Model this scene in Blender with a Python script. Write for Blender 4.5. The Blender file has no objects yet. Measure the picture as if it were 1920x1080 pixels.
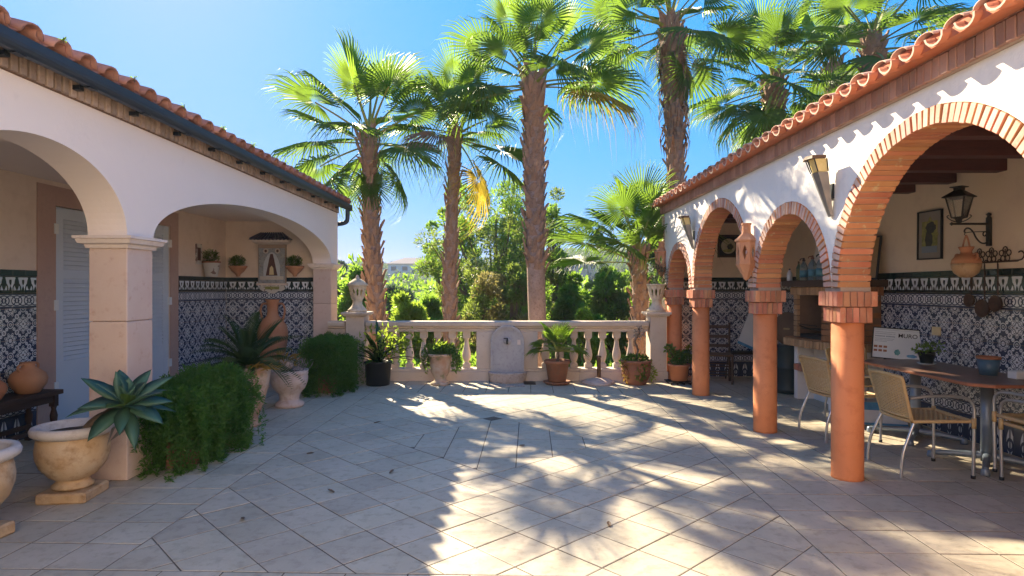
import bpy, bmesh, math, random
import numpy as np
from mathutils import Vector, Matrix, Euler
rnd = random.Random(7)
npr = np.random.RandomState(11)
PI = math.pi
sc = bpy.context.scene
col = sc.collection

# ------------------------------------------------------------ camera, sky, sun, exposure
EYE = 1.52
FPX = 1150.0
cam_d = bpy.data.cameras.new('camera')
cam = bpy.data.objects.new('camera', cam_d)
col.objects.link(cam)
cam.location = (0, 0, EYE)
cam.rotation_euler = (PI / 2, 0, 0)
cam_d.sensor_width = 36
cam_d.lens = 36 * FPX / 1920
cam_d.clip_start = 0.05
cam_d.clip_end = 6000
sc.camera = cam

SUN_EL, SUN_AZ = math.radians(32.5), math.radians(-30)      # azimuth from +Y, clockwise
world = bpy.data.worlds.new('World')
sc.world = world
world.use_nodes = True
wn = world.node_tree
wn.nodes.clear()
w_out = wn.nodes.new('ShaderNodeOutputWorld')
w_bg = wn.nodes.new('ShaderNodeBackground')
w_sky = wn.nodes.new('ShaderNodeTexSky')
w_sky.sky_type = 'NISHITA'
w_sky.sun_disc = False
w_sky.sun_elevation = SUN_EL
w_sky.sun_rotation = SUN_AZ
w_sky.air_density = 1.0
w_sky.dust_density = 0.5
w_sky.ozone_density = 2.0
w_bg.inputs['Strength'].default_value = 0.15
# the camera's tone curve for the sky: one curve per channel over the whole dome (deeper blue, softer glare)
w_sep = wn.nodes.new('ShaderNodeSeparateColor')
w_com = wn.nodes.new('ShaderNodeCombineColor')
wn.links.new(w_sky.outputs[0], w_sep.inputs[0])
for i, (k, e) in enumerate(((.70, 1.14), (.284, .33), (.36, .10))):
    a = wn.nodes.new('ShaderNodeMath'); a.operation = 'MULTIPLY'; a.inputs[1].default_value = .02
    p = wn.nodes.new('ShaderNodeMath'); p.operation = 'POWER'; p.inputs[1].default_value = e
    m = wn.nodes.new('ShaderNodeMath'); m.operation = 'MULTIPLY'; m.inputs[1].default_value = k / .345
    wn.links.new(w_sep.outputs[i], a.inputs[0]); wn.links.new(a.outputs[0], p.inputs[0])
    wn.links.new(p.outputs[0], m.inputs[0]); wn.links.new(m.outputs[0], w_com.inputs[i])
wn.links.new(w_com.outputs[0], w_bg.inputs['Color'])
wn.links.new(w_bg.outputs[0], w_out.inputs['Surface'])

sun_d = bpy.data.lights.new('sun', 'SUN')
sun = bpy.data.objects.new('sun', sun_d)
col.objects.link(sun)
sun_d.energy = 2.0
sun_d.angle = math.radians(0.55)
sun_d.color = (1.0, 0.85, 0.60)
sdir = Vector((math.sin(SUN_AZ) * math.cos(SUN_EL), math.cos(SUN_AZ) * math.cos(SUN_EL), math.sin(SUN_EL)))
sun.rotation_euler = sdir.to_track_quat('Z', 'Y').to_euler()
sun.location = (-8, 14, 12)

vs = sc.view_settings
vs.view_transform = 'Standard'
vs.look = 'None'
vs.exposure = 3.32
vs.gamma = 1
vs.use_curve_mapping = False
sc.cycles.use_denoising = True
sc.cycles.max_bounces = 8
sc.cycles.diffuse_bounces = 5
sc.cycles.transparent_max_bounces = 8
sc.cycles.sample_clamp_indirect = 6

# ------------------------------------------------------------ helpers
def root_loc(o):
    while o.parent:
        o = o.parent
    return o.location.copy()

def tag(o, label=None, cat=None, group=None, kind=None):
    if label: o['label'] = label
    if cat: o['category'] = cat
    if group: o['group'] = group
    if kind: o['kind'] = kind
    return o

def thing(name, label, cat, loc=(0, 0, 0), group=None, rz=0):
    o = bpy.data.objects.new(name, None)
    o.empty_display_size = 0.1
    col.objects.link(o)
    o.location = loc
    o.rotation_euler = (0, 0, rz)
    return tag(o, label, cat, group)

def inst(name, me, parent=None, mat4=None, material=None):
    """link a shared mesh; mat4 is in the parent's local space"""
    o = bpy.data.objects.new(name, me)
    col.objects.link(o)
    if parent: o.parent = parent
    if mat4 is not None: o.matrix_local = mat4
    return o

class MB:
    def __init__(s):
        s.v, s.f, s.sm = [], [], []
    def add(s, vs, fs, smooth=False):
        o = len(s.v)
        s.v += [tuple(v) for v in vs]
        s.f += [tuple(i + o for i in f) for f in fs]
        s.sm += [smooth] * len(fs)
        return s
    def box(s, x0, x1, y0, y1, z0, z1):
        return s.add([(x0, y0, z0), (x1, y0, z0), (x1, y1, z0), (x0, y1, z0), (x0, y0, z1), (x1, y0, z1), (x1, y1, z1), (x0, y1, z1)],
                     [(3, 2, 1, 0), (4, 5, 6, 7), (0, 1, 5, 4), (1, 2, 6, 5), (2, 3, 7, 6), (3, 0, 4, 7)])
    def hull(s, A, B, smooth=False):
        """two matching rings joined, capped"""
        n = len(A)
        fs = [tuple(range(n))[::-1], tuple(range(n, 2 * n))] + [(i, (i + 1) % n, n + (i + 1) % n, n + i) for i in range(n)]
        return s.add(list(A) + list(B), fs, smooth)
    def chbox(s, c, h, b, jit=0, M=None, r=None):
        """chamfered box, centre c, half sizes h"""
        P = {}
        vs = []
        for sx in (-1, 1):
            for sy in (-1, 1):
                for sz in (-1, 1):
                    j = [(r or rnd).uniform(-jit, jit) for _ in range(3)] if jit else (0, 0, 0)
                    for a in range(3):
                        q = [sx * (h[0] - b), sy * (h[1] - b), sz * (h[2] - b)]
                        q[a] = (sx, sy, sz)[a] * h[a]
                        P[(sx, sy, sz, a)] = len(vs)
                        vs.append(Vector((q[0] + j[0], q[1] + j[1], q[2] + j[2])))
        fs = []
        for a in range(3):
            o1, o2 = (a + 1) % 3, (a + 2) % 3
            for sg in (-1, 1):
                loop = []
                for (p, q) in ((-1, -1), (1, -1), (1, 1), (-1, 1)):
                    k = [0, 0, 0]; k[a] = sg; k[o1] = p; k[o2] = q
                    loop.append(P[(k[0], k[1], k[2], a)])
                fs.append(loop if sg > 0 else loop[::-1])
            for p in (-1, 1):
                for q in (-1, 1):
                    k0 = [0, 0, 0]; k0[o1] = p; k0[o2] = q
                    k1 = list(k0); k0[a] = -1; k1[a] = 1
                    loop = [P[(*k0, o1)], P[(*k1, o1)], P[(*k1, o2)], P[(*k0, o2)]]
                    fs.append(loop)
        for sx in (-1, 1):
            for sy in (-1, 1):
                for sz in (-1, 1):
                    fs.append([P[(sx, sy, sz, 0)], P[(sx, sy, sz, 1)], P[(sx, sy, sz, 2)]])
        out = []
        for f in fs:
            n = (vs[f[1]] - vs[f[0]]).cross(vs[f[2]] - vs[f[0]])
            m = sum((vs[i] for i in f), Vector()) / len(f)
            out.append(f if n.dot(m) > 0 else f[::-1])
        if M is not None: vs = [M @ v for v in vs]
        return s.add([v + Vector(c) for v in vs], out)
    def tube(s, pts, rad, seg=8, cap=True, smooth=True, up=None):
        pts = [Vector(p) for p in pts]
        n = len(pts)
        if not hasattr(rad, '__len__'): rad = [rad] * n
        rings = []
        u = None
        for i, p in enumerate(pts):
            t = (pts[min(i + 1, n - 1)] - pts[max(i - 1, 0)])
            t = t.normalized() if t.length > 1e-9 else Vector((0, 0, 1))
            if u is None:
                u = Vector((0, 0, 1)) if abs(t.z) < .9 else Vector((1, 0, 0))
            u = (u - t * u.dot(t))
            u = u.normalized() if u.length > 1e-6 else t.orthogonal().normalized()
            w = t.cross(u)
            rings.append([p + (u * math.cos(2 * PI * k / seg) + w * math.sin(2 * PI * k / seg)) * rad[i] for k in range(seg)])
        vs = [v for r in rings for v in r]
        fs = [(i * seg + k, i * seg + (k + 1) % seg, (i + 1) * seg + (k + 1) % seg, (i + 1) * seg + k) for i in range(n - 1) for k in range(seg)]
        s.add(vs, fs, smooth)
        if cap:
            s.add(rings[0], [tuple(range(seg))[::-1]])
            s.add(rings[-1], [tuple(range(seg))])
        return s
    def lathe(s, prof, seg=24, c=(0, 0, 0), smooth=True, wob=0.0, M=None):
        vs = []
        for (r, z) in prof:
            for k in range(seg):
                a = 2 * PI * k / seg
                rr = r * (1 + wob * math.sin(3 * a + z * 9))
                v = Vector((rr * math.cos(a), rr * math.sin(a), z))
                if M is not None: v = M @ v
                vs.append(v + Vector(c))
        n = len(prof)
        fs = [(i * seg + k, i * seg + (k + 1) % seg, (i + 1) * seg + (k + 1) % seg, (i + 1) * seg + k) for i in range(n - 1) for k in range(seg)]
        s.add(vs, fs, smooth)
        o = len(s.v) - len(vs)
        if prof[0][0] > 1e-4: s.f.append(tuple(o + k for k in range(seg))[::-1]); s.sm.append(False)
        if prof[-1][0] > 1e-4: s.f.append(tuple(o + (n - 1) * seg + k for k in range(seg))); s.sm.append(False)
        return s
    def mesh(s, name, mat, off=(0, 0, 0)):
        me = bpy.data.meshes.new(name)
        ox, oy, oz = off
        me.from_pydata([(x - ox, y - oy, z - oz) for (x, y, z) in s.v], [], s.f)
        me.polygons.foreach_set('use_smooth', s.sm)
        if mat: me.materials.append(mat)
        me.update()
        return me
    def build(s, name, mat, parent=None, label=None, bevel=0, local=False):
        """vertices are world coordinates (local=True: the thing's own)"""
        off = (0, 0, 0)
        if parent and not local: off = root_loc(parent)
        me = s.mesh(name, mat, off)
        o = bpy.data.objects.new(name, me)
        col.objects.link(o)
        if parent: o.parent = parent
        if label: o['label'] = label
        if bevel:
            m = o.modifiers.new('bevel', 'BEVEL'); m.width = bevel; m.segments = 2; m.limit_method = 'ANGLE'
        return o

def smooth_path(pts, n=6):
    """Catmull-Rom through pts"""
    P = [Vector(p) for p in pts]
    P = [P[0] * 2 - P[1]] + P + [P[-1] * 2 - P[-2]]
    out = []
    for i in range(1, len(P) - 2):
        for k in range(n):
            t = k / n
            a, b, c, d = P[i - 1], P[i], P[i + 1], P[i + 2]
            out.append(.5 * ((2 * b) + (c - a) * t + (2 * a - 5 * b + 4 * c - d) * t * t + (3 * b - a - 3 * c + d) * t ** 3))
    out.append(P[-2])
    return out

def T(x, y, z): return Matrix.Translation((x, y, z))
def Rz(a): return Matrix.Rotation(a, 4, 'Z')
def Ry(a): return Matrix.Rotation(a, 4, 'Y')
def Rx(a): return Matrix.Rotation(a, 4, 'X')

# ------------------------------------------------------------ materials
class Ex:
    """tiny expression builder on Math nodes"""
    def __init__(s, nt, v): s.nt, s.v = nt, v
    def _op(s, op, *a):
        n = s.nt.nodes.new('ShaderNodeMath'); n.operation = op
        for i, x in enumerate(a):
            x = x.v if isinstance(x, Ex) else x
            if isinstance(x, (int, float)): n.inputs[i].default_value = x
            else: s.nt.links.new(x, n.inputs[i])
        return Ex(s.nt, n.outputs[0])
    def __add__(s, o): return s._op('ADD', s, o)
    __radd__ = __add__
    def __sub__(s, o): return s._op('SUBTRACT', s, o)
    def __rsub__(s, o): return s._op('SUBTRACT', o, s)
    def __mul__(s, o): return s._op('MULTIPLY', s, o)
    __rmul__ = __mul__
    def __truediv__(s, o): return s._op('DIVIDE', s, o)
    def __lt__(s, o): return s._op('LESS_THAN', s, o)
    def __gt__(s, o): return s._op('GREATER_THAN', s, o)
    def abs(s): return s._op('ABSOLUTE', s)
    def fract(s): return s._op('FRACT', s)
    def sin(s): return s._op('SINE', s)
    def cos(s): return s._op('COSINE', s)
    def sqrt(s): return s._op('SQRT', s)
    def mx(s, o): return s._op('MAXIMUM', s, o)
    def mn(s, o): return s._op('MINIMUM', s, o)
    def at2(s, o): return s._op('ARCTAN2', s, o)

def newmat(name):
    m = bpy.data.materials.new(name)
    m.use_nodes = True
    nt = m.node_tree
    b = nt.nodes['Principled BSDF']
    return m, nt, b

def mixc(nt, fac, a, b, blend='MIX'):
    n = nt.nodes.new('ShaderNodeMix'); n.data_type = 'RGBA'; n.blend_type = blend
    for sock, x in ((n.inputs[0], fac), (n.inputs[6], a), (n.inputs[7], b)):
        if isinstance(x, Ex): x = x.v
        if isinstance(x, (int, float)): sock.default_value = x
        elif isinstance(x, (tuple, list)): sock.default_value = (*x[:3], 1)
        else: nt.links.new(x, sock)
    return n.outputs[2]

def noise(nt, vec, scale, detail=4, rough=.55, dist=0):
    n = nt.nodes.new('ShaderNodeTexNoise')
    n.inputs['Scale'].default_value = scale; n.inputs['Detail'].default_value = detail
    n.inputs['Roughness'].default_value = rough; n.inputs['Distortion'].default_value = dist
    if vec is not None: nt.links.new(vec, n.inputs['Vector'])
    return n.outputs['Fac']

def ramp(nt, fac, lo, hi):
    n = nt.nodes.new('ShaderNodeMapRange')
    n.inputs[1].default_value = lo; n.inputs[2].default_value = hi
    nt.links.new(fac.v if isinstance(fac, Ex) else fac, n.inputs[0])
    return n.outputs[0]

def geo_pos(nt):
    return nt.nodes.new('ShaderNodeNewGeometry').outputs['Position']

def scaled(nt, vec, sx, sy, sz):
    n = nt.nodes.new('ShaderNodeVectorMath'); n.operation = 'MULTIPLY'
    nt.links.new(vec, n.inputs[0]); n.inputs[1].default_value = (sx, sy, sz)
    return n.outputs[0]

def bump(nt, b, h, strength, dist=.01):
    n = nt.nodes.new('ShaderNodeBump')
    n.inputs['Strength'].default_value = strength; n.inputs['Distance'].default_value = dist
    nt.links.new(h, n.inputs['Height']); nt.links.new(n.outputs[0], b.inputs['Normal'])

def surf(name, c1, c2=None, c3=None, sc1=3, sc2=18, rough=.8, bmp=.25, bsc=60, bdist=.004, var=0.0, metal=0, spec=.3, r1=(.35, .65), r2=(.5, .75), stretch=None, hue=0.0, streak=None):
    """two or three colours mixed by world-space noise, per-object value variation, fine relief"""
    m, nt, b = newmat(name)
    pos = geo_pos(nt)
    if stretch: pos = scaled(nt, pos, *stretch)
    c = c1
    if c2: c = mixc(nt, ramp(nt, noise(nt, pos, sc1, 5), *r1), c1, c2)
    if c3: c = mixc(nt, ramp(nt, noise(nt, pos, sc2, 6, .65), *r2), c, c3)
    if streak:
        f = Ex(nt, ramp(nt, noise(nt, scaled(nt, pos, 5, 5, .45), 1.6, 5, .6), .52, .80)) * Ex(nt, ramp(nt, noise(nt, pos, .9, 3), .4, .65)) * .55
        c = mixc(nt, f, c, streak)
    if var:
        oi = nt.nodes.new('ShaderNodeObjectInfo')
        hsv = nt.nodes.new('ShaderNodeHueSaturation')
        v = Ex(nt, oi.outputs['Random']) * (2 * var) + (1 - var)
        nt.links.new(v.v, hsv.inputs['Value'])
        if hue:
            h = (Ex(nt, oi.outputs['Random']) * 7.13).fract() * (2 * hue) + (.5 - hue)
            nt.links.new(h.v, hsv.inputs['Hue'])
        if isinstance(c, tuple): hsv.inputs['Color'].default_value = (*c, 1)
        else: nt.links.new(c, hsv.inputs['Color'])
        c = hsv.outputs[0]
    if isinstance(c, tuple): b.inputs['Base Color'].default_value = (*c, 1)
    else: nt.links.new(c, b.inputs['Base Color'])
    b.inputs['Roughness'].default_value = rough
    b.inputs['Metallic'].default_value = metal
    b.inputs['Specular IOR Level'].default_value = spec
    if bmp: bump(nt, b, noise(nt, pos, bsc, 5, .6), bmp, bdist)
    return m

def leafmat(name, c1, c2, trans=(.25, .45, .05), tfac=.45, sc1=1.5, rough=.5, var=.25, yellow=None):
    m, nt, b = newmat(name)
    pos = geo_pos(nt)
    at = nt.nodes.new('ShaderNodeAttribute'); at.attribute_name = 'tint'
    oi = nt.nodes.new('ShaderNodeObjectInfo')
    f = Ex(nt, at.outputs['Fac']) * .6 + Ex(nt, oi.outputs['Random']) * .4
    c = mixc(nt, f, c1, c2)
    c = mixc(nt, ramp(nt, noise(nt, pos, sc1, 3), .4, .7), c, tuple(x * .7 for x in c1))
    nt.links.new(c, b.inputs['Base Color'])
    b.inputs['Roughness'].default_value = rough
    b.inputs['Specular IOR Level'].default_value = .35
    tr = nt.nodes.new('ShaderNodeBsdfTranslucent')
    tc = mixc(nt, f, tuple(x * .75 for x in trans), trans)
    nt.links.new(tc, tr.inputs['Color'])
    mx = nt.nodes.new('ShaderNodeMixShader'); mx.inputs[0].default_value = tfac
    nt.links.new(b.outputs[0], mx.inputs[1]); nt.links.new(tr.outputs[0], mx.inputs[2])
    nt.links.new(mx.outputs[0], nt.nodes['Material Output'].inputs['Surface'])
    return m

def glassmat(name, colr, rough=.05):
    m, nt, b = newmat(name)
    b.inputs['Base Color'].default_value = (*colr, 1)
    b.inputs['Transmission Weight'].default_value = .85
    b.inputs['Roughness'].default_value = rough
    b.inputs['IOR'].default_value = 1.3
    return m

def azulejo(name, axis, u0):
    """glazed Andalusian wall tiles: navy pattern on white, laid out in bands by height"""
    m, nt, b = newmat(name)
    sep = nt.nodes.new('ShaderNodeSeparateXYZ')
    nt.links.new(geo_pos(nt), sep.inputs[0])
    u = Ex(nt, sep.outputs[axis]) - u0
    z = Ex(nt, sep.outputs[2])
    P = .31
    def cell(a, off): return (a + off).fract() - .5
    U, V = u / P, (z - .385) / P
    def flower(uo, vo):
        x, y = cell(U, uo), cell(V, vo)
        return x, y, (x * x + y * y).sqrt(), y.at2(x)
    xa, ya, ra, ta = flower(0.0, 0.0)
    xb, yb, rb, tb = flower(.5, .5)
    def band(r, R, w): return (r - R).abs() < w
    c8 = (ta * 8).cos()
    petA = ra < (c8 * .045 + .265)
    inkA = band(ra, c8 * .045 + .225, .016).mx(band(ra, (ta * 4).cos() * .03 + .125, .017)).mx((ra < .035)).mx(((ta * 4).sin().abs() < .22) * (ra > .14) * (ra < .20))
    c8b = (tb * 8).cos()
    petB = rb < (c8b * -.04 + .215)
    inkB = band(rb, c8b * -.04 + .175, .016).mx(band(rb, .085, .018)).mx(((tb * 4).cos().abs() < .25) * (rb > .1) * (rb < .15))
    dx, dy = xa.abs() - .25, ya.abs() - .25
    rd = (dx * dx + dy * dy).sqrt()
    leafw = (rd < .085) * (rd > .045)
    ex, ey = (xa.abs() - .5).abs().mn(xa.abs()), (ya.abs() - .5).abs().mn(ya.abs())
    curl = band((ex * ex + ey * ey).sqrt(), .0, .0)
    sx, sy = xa.abs() - .36, ya.abs() - .14
    sx2, sy2 = xa.abs() - .14, ya.abs() - .36
    r5 = (sx * sx + sy * sy).sqrt().mn((sx2 * sx2 + sy2 * sy2).sqrt())
    leaf2 = (r5 < .055) * (r5 > .022)
    hx_, hy_ = cell(U, .25) , cell(V, 0.0)
    kx, ky = (xa.abs() - .5).abs(), ya.abs()
    rk = (kx * kx + ky * ky).sqrt()
    kx2, ky2 = xa.abs(), (ya.abs() - .5).abs()
    rk = rk.mn((kx2 * kx2 + ky2 * ky2).sqrt())
    fil = ((rk < .125) * (rk > .098)).mx((rk < .055) * (rk > .03))
    hair = ((xa.abs() + ya.abs() - .5).abs() < .012) * (rk > .13)
    white_main = fil.mx(hair).mx(petA * (1 - inkA)).mx(petB * (1 - inkB)).mx(leafw).mx(leaf2)
    # chain band
    q = .155
    def chain(z0, z1):
        h = z1 - z0
        x = (u / q).fract() - .5
        y = (z - z0) / h - .5
        r = (x * x + y * y).sqrt()
        x2 = (u / q + .5).fract() - .5
        r2 = (x2 * x2 + y * y).sqrt()
        ring = band(r, .4, .045).mx(band(r2, .4, .045))
        dia = band(x.abs() + y.abs(), .2, .05)
        return (1 - ring.mx(dia).mx(y.abs() > .46)) * (y.abs() < .49)
    x = (u / q).fract() - .5
    v = (z - 1.49) / .14
    x2 = (u / q + .5).fract() - .5
    urn = (x.abs() < ((v * 3.4).sin().abs() * .16 + v * v * .12)).mx((x2.abs() < (((1 - v) * 5).sin().abs() * .10)) * (v < .8)).mx(band((x * x * 1.0 + (v - .12) * (v - .12) * .5).sqrt(), .3, .05))
    white_fr = 1 - urn.mx(v < .06).mx(v > .97)
    # pointed arcade border at the floor
    xb1 = (u / q).fract()
    g = z / .25
    d1 = ((xb1 + .12) * (xb1 + .12) + (g - .45) * (g - .45) * 1.3).sqrt()
    d2 = ((1.12 - xb1) * (1.12 - xb1) + (g - .45) * (g - .45) * 1.3).sqrt()
    arcs = (d1.mx(d2) - .95).abs() < .08
    col_ = ((xb1 - .5).abs() > .40) * (g < .45)
    inn = band(((xb1 - .5) * (xb1 - .5) + (g - .35) * (g - .35)).sqrt(), .2, .06).mx((xb1 - .5).abs() < .05)
    stripes = ((xb1 * 4).fract() - .5).abs() > .3
    white_lo = (1 - arcs.mx(col_).mx(inn)) * (g < .93) * (1 - stripes * (g < .2)) * (d1.mx(d2) < 1.02)
    def rng(a, c): return (z > a) * (z < c)
    w = white_lo * rng(-1, .25) + chain(.265, .375) * rng(.265, .375) + white_main * rng(.39, 1.32) + chain(1.335, 1.455) * rng(1.335, 1.455) + white_fr * rng(1.49, 1.63)
    w = w.mn(1.0)
    pos = geo_pos(nt)
    whitec = mixc(nt, ramp(nt, noise(nt, pos, 9, 3), .3, .7), (.54, .57, .64), (.66, .68, .72))
    navy = mixc(nt, noise(nt, pos, 14, 3), (.022, .034, .075), (.042, .06, .12))
    navy = mixc(nt, z > 1.46, navy, (.006, .020, .024))
    c = mixc(nt, w, navy, whitec)
    oi = nt.nodes.new('ShaderNodeObjectInfo')
    hsv = nt.nodes.new('ShaderNodeHueSaturation')
    nt.links.new((Ex(nt, oi.outputs['Random']) * .16 + .92).v, hsv.inputs['Value'])
    nt.links.new(c, hsv.inputs['Color'])
    nt.links.new(hsv.outputs[0], b.inputs['Base Color'])
    b.inputs['Roughness'].default_value = .22
    bump(nt, b, noise(nt, pos, 35, 2), .08, .004)
    return m

MAT = {}
def mk():
    M = MAT
    M['plaster'] = surf('cream plaster', (.80, .685, .615), (.82, .71, .64), (.74, .63, .565), .7, 5, .9, .3, 11, .012, r2=(.6, .8))
    M['plaster_white'] = surf('white plaster', (.76, .71, .67), (.79, .74, .70), (.68, .62, .57), .8, 6, .9, .5, 9, .022, r2=(.55, .8), streak=(.56, .50, .45))
    M['plaster_tan'] = surf('tan plaster', (.70, .56, .465), (.73, .59, .495), (.64, .50, .41), .8, 6, .9, .2, 40, .005)
    M['plaster_cream'] = surf('cream interior plaster', (.74, .61, .47), (.77, .64, .50), (.68, .55, .43), .8, 5, .9, .2, 40, .005)
    M['surround'] = surf('pink stone surround', (.46, .30, .25), (.50, .34, .28), (.42, .28, .24), 2, 20, .85, .2, 60)
    M['mares'] = surf('pinkish pillar stone', (.55, .39, .32), (.60, .46, .39), (.46, .28, .22), 1.6, 14, .85, .35, 70, .005, r2=(.55, .8), var=.06)
    M['capstone'] = surf('pale cap stone', (.64, .53, .47), (.68, .58, .52), (.56, .44, .38), 2.5, 18, .8, .25, 70)
    M['stone'] = surf('sand stone', (.52, .41, .33), (.58, .48, .40), (.38, .28, .22), 2.2, 22, .85, .4, 60, .005, r2=(.58, .8))
    M['lanternstone'] = surf('carved sand stone', (.56, .45, .33), (.60, .50, .38), (.42, .32, .22), 5, 30, .85, .4, 60, .005)
    M['greystone'] = surf('grey fountain stone', (.36, .34, .36), (.42, .40, .40), (.28, .26, .28), 3, 20, .8, .3, 60)
    M['basin'] = surf('weathered basin stone', (.40, .32, .27), (.46, .38, .34), (.24, .18, .15), 8, 30, .85, .5, 60, .006)
    M['brick'] = surf('red brick', (.40, .145, .085), (.48, .215, .13), (.42, .27, .17), 6, 26, .9, .5, 70, .004, var=.24, r2=(.58, .72), hue=.012)
    M['brick_sunlit'] = surf('sun paled pink brick', (.50, .28, .215), (.56, .38, .31), (.52, .40, .33), 6, 26, .9, .5, 70, .004, var=.22, r2=(.52, .7), hue=.012)  # pink brick with sunlight put into the colour, for arch faces and quoins
    M['brick_shaded'] = surf('shaded pink brick', (.30, .155, .115), (.36, .21, .16), (.26, .19, .15), 6, 26, .9, .5, 70, .004, var=.22, r2=(.55, .72))  # pink brick darkened for the shade under the eave
    M['brick_bounce'] = surf('bounce lit red brick', (.45, .17, .085), (.50, .22, .11), (.50, .33, .19), 5, 14, .9, .5, 70, .004, var=.2, r2=(.60, .66), hue=.012)  # warm bounced light under the arches put into the colour, yellow patches included
    M['brick_eave'] = surf('dusty brick', (.33, .235, .18), (.40, .30, .24), (.26, .17, .13), 9, 26, .9, .6, 60, .006, var=.26)
    M['brick_tan'] = surf('tan brick', (.42, .24, .12), (.46, .29, .16), (.34, .17, .09), 6, 26, .85, .4, 70, .004, var=.2)
    M['brick_brown'] = surf('brown brick', (.24, .10, .045), (.28, .13, .06), (.18, .075, .035), 6, 26, .85, .4, 70, .004, var=.2)
    M['mortar'] = surf('mortar', (.34, .25, .20), (.38, .29, .24), (.28, .20, .16), 10, 40, .95, .5, 80, .004)
    M['mortar_dark'] = surf('brown mortar', (.17, .10, .07), (.2, .12, .08), None, 10, 40, .95, .4, 80)
    M['colpaint'] = surf('orange column paint', (.64, .205, .075), (.69, .245, .10), (.54, .16, .06), 1.8, 9, .75, .3, 26, .005, r2=(.52, .78), streak=(.48, .17, .085))
    M['rooftile'] = surf('clay roof tile', (.46, .135, .065), (.52, .19, .10), (.36, .18, .13), 7, 24, .85, .4, 60, .004, var=.2, r2=(.55, .75))
    M['rooftile_old'] = surf('weathered roof tile', (.34, .15, .11), (.40, .20, .15), (.26, .15, .13), 7, 24, .85, .4, 60, .004, var=.18)
    M['rooftile_pale'] = surf('pale roof tile', (.50, .28, .20), (.56, .36, .28), (.42, .20, .13), 7, 24, .85, .4, 60, .004, var=.16)
    M['rim_lit'] = surf('sunlit clay edge', (.56, .44, .33), (.60, .48, .37), None, 12, 9, .9, .3, 60)  # tile ends coloured pale as if their thickness caught the sun
    M['gutter'] = surf('blue grey gutter metal', (.030, .042, .064), (.036, .05, .074), None, 3, 9, .4, .05, 50, metal=.3)
    M['darkmetal'] = surf('dark bracket metal', (.015, .02, .028), None, None, rough=.45, bmp=0)
    M['iron'] = surf('wrought iron', (.020, .020, .020), (.03, .024, .02), None, 30, 9, .55, .2, 90)
    M['rust'] = surf('rusty iron', (.075, .040, .030), (.05, .03, .025), None, 30, 9, .7, .3, 90)
    M['alu'] = surf('brushed aluminium', (.52, .54, .58), (.46, .48, .52), None, 12, 9, .34, .05, 120, metal=.85)
    M['sconce'] = surf('weathered zinc', (.16, .15, .15), (.22, .20, .19), None, 9, 9, .45, .1, 60, metal=.5)
    M['bluepost'] = surf('blue grey table steel', (.20, .25, .32), (.23, .28, .35), None, 4, 9, .4, .05, 80, metal=.4)
    M['shutter'] = surf('white shutter paint', (.56, .60, .67), (.60, .64, .70), None, 2, 9, .5, .06, 60)
    M['wood_dark'] = surf('dark red beam wood', (.075, .022, .022), (.09, .03, .028), (.05, .016, .016), 3, 16, .65, .3, 40, stretch=(.3, 2, 2))
    M['wood_bench'] = surf('dark bench wood', (.05, .028, .022), (.07, .04, .03), None, 5, 16, .55, .3, 40, stretch=(2, .3, 2))
    M['tabletop'] = surf('red brown table wood', (.18, .105, .085), (.22, .125, .10), (.13, .075, .06), 3, 22, .34, .1, 40, stretch=(4, .4, 4))
    M['tableedge'] = surf('table edge band', (.30, .11, .055), (.34, .13, .07), None, 6, 9, .35, .1, 40)
    M['wood_brown'] = surf('brown wood', (.11, .06, .035), (.14, .08, .045), None, 4, 16, .6, .2, 60)
    M['terra'] = surf('terracotta', (.44, .19, .10), (.50, .25, .14), (.50, .36, .26), 4, 18, .85, .3, 60, .004, r2=(.6, .8))
    M['terra_dark'] = surf('dark terracotta', (.26, .105, .06), (.32, .14, .08), (.20, .12, .08), 5, 18, .85, .3, 60)
    M['terra_orange'] = surf('orange terracotta', (.46, .17, .085), (.50, .20, .10), None, 4, 18, .8, .2, 60)
    M['urn'] = surf('ochre stained stoneware', (.46, .29, .15), (.52, .38, .25), (.30, .17, .08), 5, 11, .85, .5, 40, .006, r2=(.5, .72))
    M['urn_rim'] = surf('greyish rim stoneware', (.50, .44, .40), (.54, .48, .44), (.40, .32, .27), 6, 25, .85, .4, 50)
    M['urn_pink'] = surf('pinkish weathered urn', (.50, .38, .33), (.54, .44, .39), (.38, .25, .18), 6, 14, .85, .5, 50, .006)
    M['urn_moss'] = surf('mossy terracotta urn', (.46, .25, .15), (.54, .42, .33), (.22, .21, .10), 6, 9, .85, .5, 40, .006, r2=(.52, .7))
    M['black_pot'] = surf('black plastic pot', (.012, .014, .018), None, None, rough=.4, bmp=0)
    M['soil'] = surf('dark soil', (.045, .032, .024), (.07, .05, .035), None, 20, 60, .95, .8, 60, .01)
    M['blue_pot'] = surf('blue glazed pot', (.05, .11, .18), (.07, .14, .22), None, 6, 9, .3, .1, 40)
    M['tile_floor'] = surf('sandstone paving', (.40, .345, .265), (.46, .40, .315), (.27, .225, .17), 2.6, 13, .58, .5, 20, .006, var=.105, r2=(.50, .78), hue=.005, streak=(.29, .25, .20))
    M['grout'] = surf('dark grout', (.085, .068, .056), (.13, .105, .085), None, 6, 30, .95, .5, 80, .004)
    M['wicker'] = surf('golden wicker', (.46, .32, .16), (.52, .38, .20), (.32, .20, .09), 40, 160, .6, .4, 200, .003)
    M['trunk'] = surf('palm trunk', (.27, .18, .14), (.34, .24, .20), (.16, .10, .075), 6, 26, .95, .8, 40, .02)
    M['boot'] = surf('palm leaf bases', (.25, .145, .095), (.32, .20, .14), (.14, .08, .055), 5, 20, .95, .6, 50, .012)
    M['bark'] = surf('grey brown bark', (.12, .085, .06), (.16, .12, .09), (.07, .05, .04), 5, 20, .95, .8, 20, .02)
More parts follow.
